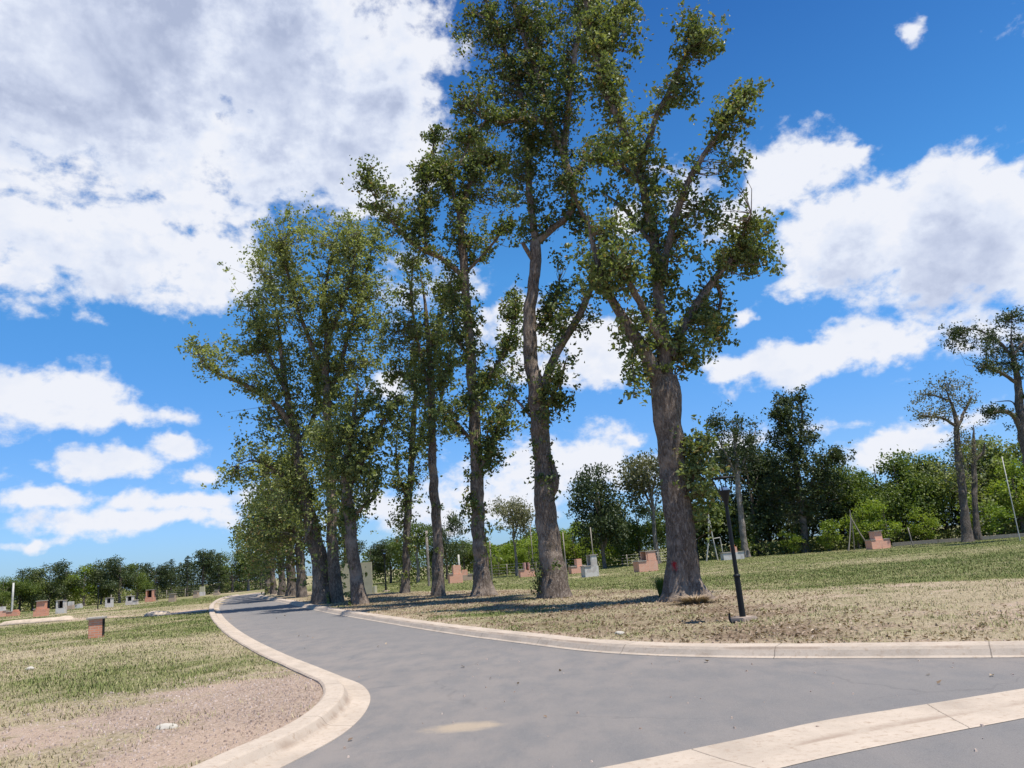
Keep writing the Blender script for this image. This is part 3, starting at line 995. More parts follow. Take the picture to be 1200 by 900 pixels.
# the nearest tree
traced_tree('tall_tree', 'thickest tall tree with a red paint mark on its trunk, beside the black lamp post', 'tree', ROWG, 22.9, [
    ([(803, 704, 44), (799, 670, 41), (797, 630, 38), (793, 590, 37), (788, 545, 36), (783, 500, 36), (779, 465, 40), (777, 440, 36)], 0, 0, .0, .3),
    ([(778, 462, 26), (764, 430, 23), (748, 402, 21), (730, 375, 17), (714, 345, 13), (702, 312, 10), (692, 275, 7), (688, 245, 4)], 0, -1.2, 5, .55),
    ([(780, 455, 28), (778, 415, 23), (774, 375, 20), (770, 335, 18), (768, 290, 17), (759, 245, 15), (750, 210, 14), (738, 172, 13), (724, 140, 12), (708, 106, 11), (699, 62, 10), (689, 17, 8), (680, -40, 6), (676, -95, 4)], 0, .5, 6.5, .42),
    ([(747, 200, 12), (760, 165, 11), (772, 130, 10), (786, 102, 9), (800, 72, 8), (812, 45, 5), (820, 22, 3)], .2, -.8, 8, .45),
    ([(776, 330, 14), (784, 280, 12), (795, 243, 11), (815, 197, 9), (836, 166, 8), (850, 145, 6), (862, 122, 3)], 0, -1.4, 5.5, .38),
    ([(786, 420, 18), (800, 385, 16), (815, 358, 14), (838, 326, 12), (860, 302, 9), (880, 286, 7), (906, 268, 4)], 0, 1.0, 6, .5),
    ([(776, 402, 13), (760, 375, 12), (745, 345, 11), (731, 320, 10), (722, 307, 8)], -.2, -1.8, 1.5, .3),
    ([(768, 290, 9), (745, 262, 7), (726, 240, 5), (705, 225, 3)], 0, 1.4, 6, .4),
    ([(752, 215, 7), (728, 195, 6), (705, 190, 4), (690, 186, 3)], 0, -.9, 6, .35),
    ([(700, 70, 7), (715, 35, 5), (735, 5, 4), (745, -30, 3)], .4, 1.6, 8, .5),
    ([(836, 326, 8), (845, 350, 6), (838, 385, 4), (842, 405, 3)], .8, 1.6, 6, .35),
    ([(860, 302, 6), (872, 272, 5), (880, 250, 3)], .8, -.4, 6, .4),
    ([(748, 405, 4), (741, 425, 3), (744, 450, 2), (742, 466, 1.2)], -.6, -1.2, 4, .2),
    ([(795, 590, 8), (812, 560, 6), (822, 540, 3), (826, 515, 2)], -.1, -.7, 6, .3),
], [(815, 560, 17, 55, 90), (824, 585, 9, 22, 25), (800, 520, 14, 22, 18), (790, 405, 32, 28, 60), (812, 400, 30, 26, 45), (842, 350, 24, 30, 30), (885, 290, 26, 30, 45), (905, 275, 12, 20, 16), (815, 62, 26, 34, 75), (795, 110, 22, 24, 35),
    (740, 160, 28, 40, 60), (715, 80, 26, 40, 60), (730, 20, 34, 34, 60), (765, 215, 24, 40, 45), (845, 165, 22, 28, 30), (850, 205, 16, 28, 16), (860, 140, 14, 18, 18), (835, 255, 24, 30, 30), (800, 290, 22, 40, 30), (722, 335, 26, 30, 55), (712, 300, 24, 30, 50), (700, 350, 18, 22, 25), (740, 390, 22, 20, 25), (765, 430, 18, 14, 20), (705, 40, 24, 30, 40), (820, 375, 20, 20, 20), (775, 320, 16, 30, 25)],
    MAT['leaf'], MAT['bark'], .15, 3, 29, .27, 1.0, seg=28, blobk=1.1)

traced_tree('tall_tree', 'second tall tree from the near lamp post, dark trunk with a burl and forked crown', 'tree', ROWG, 30.0, [
    ([(652, 701, 36), (647, 660, 32), (642, 620, 30), (637, 560, 26), (634, 510, 25), (631, 475, 26), (625, 440, 21), (621, 400, 19), (620, 370, 18), (624, 340, 16), (627, 310, 16), (628, 283, 16)], 0, 0, .7, .3),
    ([(632, 478, 15), (640, 445, 14), (652, 415, 13), (668, 388, 12), (682, 362, 11), (692, 338, 9), (700, 305, 7), (703, 270, 4)], 0, -1.3, 4, .5),
    ([(628, 285, 13), (623, 250, 12), (619, 210, 11), (618, 170, 10), (612, 120, 9), (597, 75, 8), (580, 30, 6), (566, -10, 4), (556, -60, 3)], 0, 1.2, 7, .55),
    ([(628, 284, 12), (648, 268, 11), (664, 254, 11), (672, 232, 11), (668, 205, 12), (660, 178, 12), (665, 135, 10), (670, 88, 9), (678, 40, 8), (686, 0, 6), (694, -60, 4)], 0, -.6, 6.5, .55),
    ([(660, 182, 11), (645, 150, 10), (622, 138, 9), (598, 142, 7), (570, 140, 5), (545, 122, 3)], -.4, -1.8, 7, .5),
    ([(647, 150, 10), (634, 100, 9), (618, 55, 8), (604, 15, 6), (596, -35, 4)], -.4, .8, 8, .6),
    ([(668, 210, 8), (688, 185, 7), (704, 172, 5), (722, 165, 3)], -.4, .7, 6, .4),
    ([(627, 308, 9), (619, 296, 8), (612, 284, 7)], 0, -.4, 0, .3),
    ([(630, 480, 10), (644, 470, 7), (656, 445, 5), (664, 420, 3)], 0, -1.0, 7, .4),
    ([(622, 390, 7), (640, 372, 6), (652, 350, 4), (655, 330, 3)], 0, 1.2, 7, .45),
    ([(671, 225, 8), (684, 255, 6), (694, 285, 4), (698, 310, 3)], -.6, .8, 6, .4),
    ([(633, 500, 5), (606, 470, 4), (592, 452, 2)], 0, .8, 4, .35),
    ([(570, 140, 4), (552, 165, 3), (538, 195, 2)], -1.7, -2.4, 6, .4),
    ([(642, 585, 16), (648, 570, 17), (650, 555, 9), (646, 540, 4)], 0, -.25, 2, .2),
], [(600, 90, 45, 48, 150), (575, 45, 38, 42, 110), (555, 10, 26, 30, 45), (640, 60, 32, 45, 100), (690, 20, 28, 30, 60), (620, 10, 50, 30, 110), (605, 205, 36, 36, 85), (625, 165, 28, 25, 50), (660, 215, 22, 25, 35), (560, 150, 34, 26, 55),
    (690, 330, 26, 30, 55), (665, 310, 22, 24, 35), (650, 370, 20, 28, 45), (648, 470, 20, 28, 45), (660, 440, 14, 20, 18), (545, 190, 25, 20, 30), (680, 260, 14, 24, 25), (640, 250, 14, 14, 14), (660, 110, 20, 50, 45), (700, 160, 20, 18, 20), (600, 430, 18, 14, 14), (690, 380, 12, 16, 10), (632, 575, 8, 16, 8), (640, 552, 14, 20, 14), (634, 520, 10, 22, 12)],
    MAT['leaf'], MAT['bark'], .16, 5, 29, .30, .6, seg=24, blobk=1.15)

traced_tree('tall_tree', 'third tall tree from the near lamp post, dark trunk with leafy side shoots', 'tree', ROWG, 37.0, [
    ([(566, 698, 27), (563, 660, 20), (561, 620, 18), (559, 570, 17), (556, 500, 16), (553, 440, 14), (550, 400, 13), (547, 350, 12), (543, 300, 12), (539, 255, 9), (528, 218, 7), (520, 185, 4)], 0, 0, 2.2, .32),
    ([(558, 560, 8), (570, 535, 8), (585, 500, 7), (596, 470, 5), (603, 445, 3)], 0, -1.3, 5.5, .45),
    ([(554, 478, 8), (572, 445, 7), (590, 415, 6), (600, 385, 5), (605, 345, 3)], 0, 1.2, 6, .42),
    ([(555, 520, 7), (538, 498, 5), (522, 485, 3)], 0, -.9, 5, .5),
    ([(545, 325, 9), (520, 305, 8), (495, 292, 7), (470, 272, 5), (448, 245, 4), (430, 215, 2)], 0, -2.0, 5, .5),
    ([(540, 265, 9), (548, 225, 8), (560, 195, 7), (575, 185, 5), (596, 205, 3)], 0, 1.3, 8, .6),
    ([(547, 318, 6), (565, 300, 5), (582, 280, 4), (598, 258, 2)], 0, -1.3, 3.5, .4),
    ([(530, 222, 6), (512, 205, 5), (507, 180, 4), (512, 155, 2)], 0, .9, 7, .45),
    ([(552, 420, 6), (535, 395, 5), (530, 365, 3), (533, 340, 2)], 0, 1.0, 6, .4),
    ([(500, 297, 5), (498, 260, 4), (500, 215, 3), (503, 190, 2)], -.9, -.3, 8, .45),
], [(540, 205, 45, 32, 120), (555, 165, 28, 24, 55), (510, 215, 26, 32, 60), (545, 270, 28, 40, 80), (485, 262, 34, 26, 50), (448, 245, 24, 22, 40), (435, 222, 14, 12, 14), (590, 495, 20, 26, 34), (575, 535, 16, 20, 22), (600, 380, 16, 36, 40), (578, 440, 20, 18, 26), (535, 480, 18, 22, 26), (525, 505, 14, 12, 10), (548, 390, 18, 45, 60), (590, 220, 22, 22, 25), (590, 285, 18, 16, 16), (535, 330, 24, 22, 40), (558, 460, 18, 26, 28), (556, 600, 12, 24, 16), (570, 628, 9, 22, 16)],
    MAT['leaf'], MAT['bark'], .18, 7, 29, .32, .7, seg=20, blobk=1.5)

traced_tree('tall_tree', 'slim tall tree with a clean lower trunk and thin airy crown', 'tree', ROWG, 41.0, [
    ([(514, 698, 17), (513, 650, 14), (511, 600, 13), (508, 560, 12), (506, 500, 11), (505, 450, 10), (503, 410, 8), (499, 365, 6), (494, 330, 4), (490, 300, 2)], 0, 0, 1.6, .35),
    ([(505, 460, 7), (494, 420, 6), (486, 380, 5), (482, 340, 4), (485, 305, 2)], 0, -1.6, 6, .5),
    ([(505, 440, 7), (513, 400, 5), (519, 360, 4), (522, 325, 2)], 0, 1.4, 6, .5),
    ([(507, 500, 6), (518, 465, 5), (524, 430, 4), (530, 400, 2)], 0, -1.3, 6, .5),
    ([(506, 480, 6), (488, 455, 5), (470, 440, 4), (455, 445, 2)], 0, 1.3, 6, .5),
], [(488, 330, 20, 34, 40), (478, 385, 24, 28, 42), (515, 350, 18, 36, 38), (500, 390, 26, 36, 55), (468, 420, 22, 22, 28), (520, 430, 16, 34, 36), (505, 460, 24, 34, 50), (500, 510, 14, 22, 20), (455, 400, 14, 22, 16), (515, 490, 12, 26, 18)],
    MAT['leaf_olive'], MAT['bark'], .18, 9, 24, .32, .4, seg=16, blobk=1.6)

traced_tree('tall_tree', 'thin dark trunk wrapped in leaves to the ground, beside the far lamp post', 'tree', ROWG, 50.0, [
    ([(475, 695, 13), (476, 660, 10), (477, 620, 10), (481, 560, 9), (484, 510, 8), (487, 460, 6), (486, 420, 4), (482, 390, 2)], 0, 0, 3.5, .4),
    ([(479, 590, 5), (468, 560, 4), (464, 530, 3), (466, 500, 2)], 0, -.9, 5, .45),
    ([(483, 540, 5), (494, 510, 4), (498, 480, 3), (497, 455, 2)], 0, .9, 5, .45),
], [(480, 500, 18, 40, 45), (474, 560, 16, 36, 36), (492, 540, 12, 30, 22), (486, 450, 16, 28, 28), (470, 610, 12, 20, 14), (480, 640, 9, 16, 8), (484, 420, 14, 18, 14)],
    MAT['leaf'], MAT['bark_far'], .20, 11, 24, .36, .4, seg=12, blobk=1.5)

traced_tree('tall_tree', 'tree with bushy low crown and bare lower trunk standing in front of the cream panel', 'tree', ROWG, 38.5, [
    ([(421, 709, 22), (418, 680, 17), (413, 640, 16), (409, 600, 15), (406, 560, 13), (409, 520, 10), (416, 480, 7), (420, 440, 4)], 0, -.3, .8, .3),
    ([(407, 575, 9), (422, 545, 8), (438, 515, 7), (452, 490, 5), (466, 470, 3)], 0, -1.3, 5, .6),
    ([(407, 560, 8), (392, 535, 7), (378, 515, 5), (368, 500, 3)], -.1, 1.3, 5, .6),
    ([(412, 500, 7), (430, 480, 6), (440, 455, 3)], -.2, 1.0, 5, .6),
    ([(411, 610, 6), (428, 590, 5), (440, 570, 3)], 0, -1.0, 5, .5),
], [(400, 520, 34, 30, 110), (430, 510, 34, 30, 110), (455, 488, 26, 26, 50), (425, 555, 28, 32, 80), (395, 555, 22, 22, 45), (440, 560, 14, 36, 36), (408, 590, 14, 16, 20), (370, 520, 18, 24, 30), (470, 478, 14, 14, 14), (420, 470, 24, 22, 40), (408, 620, 8, 18, 8)],
    MAT['leaf_olive'], MAT['bark'], .185, 13, 30, .32, .35, seg=16, blobk=.95)

traced_tree('tall_tree', 'broad twin-stemmed tree at the kerb with one long limb over the road', 'tree', ROWG, 43.0, [
    ([(379, 707, 28), (377, 680, 23), (373, 650, 21), (366, 620, 19), (360, 590, 17), (354, 560, 15), (349, 530, 14), (346, 505, 12), (340, 480, 10), (334, 450, 8), (330, 415, 6), (325, 375, 4), (318, 330, 2)], 0, 0, 3.0, .5),
    ([(396, 707, 20), (392, 670, 18), (389, 630, 16), (388, 580, 15), (386, 530, 14), (384, 480, 13), (382, 440, 12), (383, 400, 10), (380, 360, 8), (384, 320, 6), (392, 285, 4), (400, 255, 2)], -.5, .2, 3.5, .5),
    ([(346, 515, 10), (334, 488, 9), (318, 470, 8), (300, 458, 7), (280, 448, 6), (260, 440, 4), (240, 428, 3), (230, 412, 2)], 0, -2.0, 4, .5),
    ([(384, 470, 9), (398, 430, 8), (410, 385, 6), (424, 340, 5), (434, 300, 3), (440, 270, 2)], .1, 1.8, 5, .7),
    ([(382, 440, 9), (366, 405, 7), (350, 365, 6), (338, 325, 4), (328, 290, 2)], .1, -1.9, 5, .7),
    ([(383, 400, 8), (398, 365, 6), (412, 320, 5), (420, 275, 3)], .1, -1.4, 5, .7),
    ([(348, 520, 8), (365, 495, 7), (372, 460, 6), (366, 425, 3)], 0, 1.4, 4, .6),
    ([(336, 460, 7), (318, 425, 6), (304, 390, 4), (292, 355, 2)], -.4, .9, 5, .6),
    ([(360, 590, 9), (340, 565, 7), (318, 548, 5), (296, 540, 3), (278, 545, 2)], 0, -1.4, 5, .6),
    ([(372, 640, 8), (368, 610, 7), (355, 640, 4)], -.2, -.8, 2, .4),
    ([(386, 540, 8), (400, 515, 6), (408, 480, 4)], 0, 1.3, 5, .6),
], [(310, 310, 32, 26, 80), (350, 295, 42, 34, 130), (400, 280, 40, 36, 120), (440, 275, 22, 26, 50), (300, 355, 34, 30, 80), (345, 360, 42, 36, 130), (395, 345, 44, 44, 160), (435, 335, 30, 40, 90), (310, 405, 34, 30, 75), (360, 420, 40, 36, 110), (410, 410, 36, 40, 110), (275, 410, 22, 28, 40), (255, 430, 24, 18, 36), (240, 420, 13, 14, 14), (330, 470, 30, 26, 45), (375, 480, 36, 32, 90), (300, 500, 30, 30, 50), (340, 530, 34, 34, 90), (300, 545, 30, 24, 50), (375, 560, 26, 36, 80), (430, 380, 22, 26, 40), (285, 560, 20, 20, 22), (350, 590, 22, 20, 30), (410, 300, 26, 26, 40), (448, 420, 14, 26, 18), (340, 610, 24, 26, 50), (375, 600, 22, 24, 40), (320, 580, 24, 24, 44), (390, 450, 30, 30, 60), (310, 450, 26, 22, 40)],
    MAT['leaf_olive'], MAT['bark'], .185, 15, 30, .36, .5, seg=20, blobk=1.0)

for (bx, by, wd_, D, crown, lab, sd) in [
    (354, 699.5, 15, 60.0, [(335, 600, 32, 36, 150), (320, 560, 30, 26, 90), (350, 640, 16, 34, 50), (310, 620, 26, 30, 70), (360, 560, 24, 30, 60)], 'tree with forked pale trunk beside the kerb behind the twin-stemmed tree', 21),
    (342, 699.5, 15, 66.0, [(330, 640, 24, 30, 70), (315, 600, 30, 30, 90), (340, 580, 26, 26, 60), (300, 640, 18, 24, 40)], 'grey trunk in the crowded far row just beyond the forked pale one', 23),
    (331, 699.0, 11, 72.0, [(318, 640, 22, 30, 60), (300, 610, 22, 24, 55), (295, 650, 14, 22, 30)], 'slim grey trunk far down the row with a low crown over the road', 25),
    (321, 698.5, 9, 79.0, [(306, 640, 20, 30, 55), (300, 600, 18, 26, 40), (315, 665, 10, 20, 16)], 'thin trunk second from the far end of the tree row', 27),
    (314, 698.0, 8, 86.0, [(304, 655, 15, 22, 36), (310, 620, 16, 28, 40), (296, 630, 14, 20, 26)], 'farthest visible trunk at the road end of the tree row', 29),
    (407, 694.5, 8, 62.0, [(404, 590, 20, 36, 60), (398, 640, 12, 24, 22), (415, 550, 20, 26, 36)], 'dark slim tree behind the cream panel, half hidden between two trunks', 31)]:
    c0 = crown[0]
    traced_tree('tall_tree', lab, 'tree', ROWG, D, [
        ([(bx, by, wd_), (bx - 1, by - 20, wd_ * .82), (bx - 3, by - 60, wd_ * .7), (bx - 6, by - 110, wd_ * .5), (c0[0] + 6, by - 160, wd_ * .25)], 0, 0, 1.2, .5),
        ([(bx - 3, by - 62, wd_ * .5), (bx - 12, by - 85, wd_ * .4), (c0[0], c0[1], wd_ * .2)], 0, -1.5, 3, .7),
        ([(bx - 3, by - 50, wd_ * .5), (bx + 6, by - 80, wd_ * .4), (bx + 8, by - 115, wd_ * .2)], 0, 1.5, 3, .7),
    ], crown, MAT['leaf'], MAT['bark_far'], .25, sd, 24, .5, .35, seg=12, blobk=1.25)


# ------------------------------------------------------------------ distant trees
def proto_round(seed, leaf_m, H=10.0, width=.42, trunk_h=.22, n_cl=150, per=30, leaf=.30, bark=None, lumps=9, crad=.75):
    rng = np.random.default_rng(seed)
    root = empty('broadleaf_tree', (0, 0, 0))
    t = Geo()
    P_ = catmull([[0, 0, -.1, .024 * H], [.1, .05, H * .25, .018 * H], [-.05, .1, H * .5, .011 * H], [.1, 0, H * .85, .003 * H]], .5)
    t.tube(P_[:, :3], P_[:, 3], 8, .1, seed, .4)
    cs = []
    for k in range(lumps):
        a = rng.uniform(0, 2 * math.pi); z = rng.uniform(trunk_h + .12, .86)
        env = width * math.sin(math.pi * min(1, max(.12, (1.04 - z) / (1.04 - trunk_h) * .75 + .12))) * H
        r = env * rng.uniform(.3, .8)
        c = np.array([math.cos(a) * r, math.sin(a) * r, z * H]); s = H * rng.uniform(.11, .19)
        cs.append((c, s))
        b = catmull([[0, 0, max(.15, z - .25) * H, .008 * H], [*(c * np.array([.5, .5, 1]) - np.array([0, 0, .08 * H])), .005 * H], [*c, .002 * H]], .5)
        t.tube(b[:, :3], b[:, 3], 5)
    link('trunk', t.mesh('trunk', bark or MAT['bark_far'], True), root)
    C = []
    for c, s in cs:
        m = int(n_cl / lumps)
        u = rng.normal(size=(m, 3)); u /= np.linalg.norm(u, axis=1)[:, None]
        C.append(c + u * s * rng.uniform(.35, 1.15, (m, 1)))
    C = np.vstack(C)
    idx = np.repeat(np.arange(len(C)), rng.poisson(per, len(C)))
    LC = C[idx] + rng.normal(size=(len(idx), 3)) * crad * np.array([.6, .6, .42])
    V, Q = leaf_quads(LC, leaf, rng)
    link('crown', mesh_np('crown', V, Q, mat=leaf_m), root)
    return root


def proto_conifer(seed, leaf_m, H=12.0, width=.26, low=.08, n=46, per=110, leaf=.30, power=.8):
    rng = np.random.default_rng(seed)
    root = empty('conifer', (0, 0, 0))
    t = Geo()
    P_ = catmull([[0, 0, -.1, .018 * H], [.05, .05, H * .4, .012 * H], [0, .08, H * .97, .002 * H]], .6)
    t.tube(P_[:, :3], P_[:, 3], 8, .08, seed, .3)
    LC = []
    for k in range(n):
        z = low + (.97 - low) * ((k + rng.uniform(0, 1)) / n)
        a = k * 2.4 + rng.uniform(-.5, .5)
        L = H * width * ((1 - z) ** power + .06) * rng.uniform(.55, 1.25)
        b0 = np.array([0, 0, z * H]); b1 = b0 + np.array([math.cos(a) * L, math.sin(a) * L, L * rng.uniform(-.12, .35)])
        b = catmull([[*b0, .006 * H * (1 - z) + .012], [*((b0 + b1) / 2 + np.array([0, 0, -.06 * L])), .01], [*b1, .006]], .5)
        t.tube(b[:, :3], b[:, 3], 4)
        m = int(per * (L / (H * width) + .25))
        s = rng.uniform(.18, 1.05, m)[:, None]
        q = b0 * (1 - s) + b1 * s
        LC.append(q + rng.normal(size=(m, 3)) * np.array([.38, .38, .26]) * (.45 + .08 * L))
    link('trunk', t.mesh('trunk', MAT['bark_far'], True), root)
    V, Q = leaf_quads(np.vstack(LC), leaf, rng, width=.4)
    link('crown', mesh_np('crown', V, Q, mat=leaf_m), root)
    return root


PROTO = {
    'mid': [(proto_round(s, MAT['leaf_mid'], n_cl=190), 10.0) for s in (101, 102, 103)],
    'light': [(proto_round(s, MAT['leaf_light'], width=.36, trunk_h=.12, n_cl=180), 10.0) for s in (111, 112)],
    'olive': [(proto_round(s, MAT['leaf_olive'], width=.40, n_cl=180), 10.0) for s in (121, 122)],
    'darkround': [(proto_round(s, MAT['leaf_dark'], width=.42, trunk_h=.14, n_cl=210), 10.0) for s in (131, 132)],
    'cone': [(proto_conifer(s, MAT['leaf_dark']), 12.0) for s in (141, 142)],
    'dense': [(proto_round(s, MAT['leaf_dark'], width=.36, trunk_h=.10, n_cl=420, lumps=16, per=26, crad=.62), 10.0) for s in (151,)],
    'slim': [(proto_round(s, MAT['leaf_dark'], width=.16, trunk_h=.35, n_cl=90, lumps=6, crad=.5), 10.0) for s in (161,)],
    'pale': [(proto_round(s, MAT['leaf_grey'], width=.30, trunk_h=.4, n_cl=120, bark=MAT['bark_pale']), 10.0) for s in (171,)],
    'young': [(proto_round(s, MAT['leaf_light'], H=5.0, width=.30, trunk_h=.08, n_cl=80, per=24, leaf=.24, lumps=6, crad=.42), 5.0) for s in (181, 182)],
    'palepole': [(proto_round(s, MAT['leaf_mid'], width=.26, trunk_h=.45, n_cl=110, bark=MAT['bark_pale'], crad=.6), 10.0) for s in (191,)],
}
used = {}
HT = {}
for lst in PROTO.values():
    for o_, _ in lst:
        cr = [c for c in o_.children if c.name.startswith('crown')][0]
        z_ = np.zeros(len(cr.data.vertices) * 3, np.float32); cr.data.vertices.foreach_get('co', z_)
        HT[o_] = float(np.percentile(z_[2::3], 99.3))
KIND = {'cone': 'conifer'}


def far_tree(px, D, top, kind, label, group, sx=1.0):
    p = column(px, D)
    p[2] = land_z(np.array([p[0]]), np.array([p[1]]))[0] - .05
    h = height_for(p, top) - p[2]
    lst = PROTO[kind]
    k = used.get(kind, 0); used[kind] = k + 1
    src, H0 = lst[k % len(lst)]
    o = src if k < len(lst) else copy_tree(src)
    o.name = KIND.get(kind, 'broadleaf_tree')
    o.location = tuple(p)
    s = h / HT[src]
    o.scale = (s * sx, s * sx, s)
    o.rotation_euler = (0, 0, random.uniform(0, 6.28))
    tag(o, label, 'tree', group)
    return o


GL, GR, GC = 'trees of the far left treeline', 'trees of the far right treeline', 'trees beyond the lawn behind the row'
for a in [
    (2, 88, 677, 'mid', 'mid green tree cut by the left edge of the photo', 1.2),
    (22, 92, 680, 'mid', 'low green tree behind the white post at the far left', 1.3),
    (38, 93, 667, 'darkround', 'dark rounded tree right of the white post on the far left', 1.2),
    (56, 95, 666, 'olive', 'dull olive tree behind the red stepped barbecue on the far left', 1.2),
    (76, 96, 659, 'darkround', 'tall dark tree behind the whitewashed barbecue on the left', 1.2),
    (98, 97, 663, 'light', 'yellow green tree above the brick pillar, lightest of the left treeline', 1.2),
    (118, 99, 664, 'darkround', 'dark low tree directly behind the lamp post by the brick pillar', 1.2),
    (140, 100, 654, 'darkround', 'domed dark tree, broadest head of the left treeline', 1.25),
    (160, 102, 661, 'mid', 'green tree between the domed dark tree and the flat-topped one', 1.1),
    (182, 105, 660, 'darkround', 'dark flat-topped tree behind the tall red brick barbecue', 1.1),
    (200, 108, 656, 'cone', 'dark pointed conifer behind the flat-capped barbecue', 1.3),
    (219, 110, 652, 'cone', 'pointed conifer with pale trunk left of the slender tall tree', 1.3),
    (238, 112, 645, 'slim', 'slender tall tree standing above the rest of the left treeline', 1.2),
    (256, 114, 649, 'cone', 'dark pointed conifer just left of the road end', 1.4),
    (272, 116, 646, 'mid', 'bright green tree behind the road end', 1.2),
    (291, 118, 649, 'palepole', 'light green tree with a pale bare trunk at the road end', 1.5),
    (306, 124, 652, 'mid', 'green tree right behind the end of the tree row', 1.2),
    (-25, 88, 672, 'mid', 'green tree just beyond the left edge of the photo', 1.3),
    (-60, 86, 672, 'darkround', 'dark tree beyond the left edge of the photo', 1.3),
]:
    far_tree(a[0], a[1], a[2], a[3], a[4], GL, a[5])
for a in [
    (436, 84, 634, 'darkround', 'dark tree behind the cream panel and the far lamp post', 1.2),
    (458, 88, 632, 'mid', 'green tree between the far lamp post and the thin leafy trunk', 1.2),
    (490, 80, 610, 'palepole', 'small tree with a whitish trunk between the thin leafy trunk and the airy tree', 1.2),
    (524, 86, 604, 'darkround', 'small dark tree right of the airy slim tree', .8),
    (545, 92, 634, 'mid', 'green tree seen left of the third tall trunk', 1.0),
    (585, 84, 650, 'light', 'low yellow green tree right of the third tall trunk', 1.4),
    (606, 74, 584, 'pale', 'lone small tree with thin pale leaning trunk and round head', .9),
    (622, 84, 634, 'light', 'yellow green tree just left of the second tall trunk', 1.2),
    (648, 85, 622, 'light', 'yellow green tree hidden mostly by the second tall trunk', 1.2),
    (675, 85, 616, 'light', 'yellow green tree left of the dark oak-like tree', 1.2),
    (709, 76, 548, 'dense', 'dark dense tree standing alone above the yellow green hedge', .8),
    (730, 85, 618, 'light', 'yellow green tree behind the two-tier whitewashed barbecue', 1.1),
    (752, 84, 594, 'mid', 'green tree behind the red brick barbecue with one counter', 1.2),
    (772, 80, 530, 'pale', 'pale feathery tree just left of the thickest trunk', 1.0),
    (792, 84, 590, 'mid', 'green tree hidden behind the thickest trunk', 1.2),
    (558, 95, 640, 'olive', 'dull green tree hidden behind the third tall trunk', 1.2),
]:
    far_tree(a[0], a[1], a[2], a[3], a[4], GC, a[5])
for a in [
    (818, 82, 588, 'mid', 'green tree between the thickest trunk and the lamp head', 1.1),
    (842, 84, 575, 'mid', 'green tree directly behind the near lamp head', 1.0),
    (890, 80, 522, 'darkround', 'dark tree right of the tall pale-trunked tree', 1.0),
    (905, 84, 520, 'darkround', 'dark tree close against the left of the tallest conifer', .9),
    (918, 84, 530, 'darkround', 'dark tree filling the foot of the tallest conifer', 1.0),
    (992, 82, 543, 'darkround', 'dark tree behind the wooden tripod', 1.0),
    (1015, 80, 548, 'mid', 'green tree behind the T-shaped brick barbecue', 1.1),
    (1040, 81, 552, 'mid', 'green tree right of the T-shaped brick barbecue', 1.1),
    (1064, 80, 540, 'mid', 'bright rounded green tree left of the twin bare trunks', 1.1),
    (1090, 82, 530, 'mid', 'green tree immediately left of the twin bare trunks', 1.1),
    (1112, 84, 540, 'darkround', 'dark tree behind the twin bare trunks', 1.0),
    (1148, 80, 520, 'olive', 'brown olive tree right of the twin bare trunks', 1.1),
    (1176, 82, 515, 'olive', 'dull brown green tree under the tall right pine', 1.0),
    (1200, 78, 540, 'light', 'yellow green tree at the right edge of the photo', 1.2),
    (1235, 80, 520, 'mid', 'green tree just beyond the right edge of the photo', 1.2),
    (930, 76, 620, 'young', 'yellow green sapling at the foot of the dark conifers', 1.3),
    (972, 75, 610, 'young', 'yellow green sapling lit in front of the dark conifers, left of the tripod', 1.3),
    (1008, 75, 590, 'young', 'yellow green sapling beside the top of the wooden tripod', 1.1),
    (1042, 75, 585, 'young', 'tall yellow green sapling right above the T-shaped barbecue', 1.1),
    (1088, 76, 595, 'young', 'leaning light green sapling between T-shaped barbecue and twin trunks', 1.2),
    (875, 78, 612, 'young', 'yellow green sapling right of the near lamp post', 1.2),
    (1160, 74, 580, 'young', 'light green sapling right of the twin bare trunks', 1.3),
]:
    far_tree(a[0], a[1], a[2], a[3], a[4], GR, a[5])

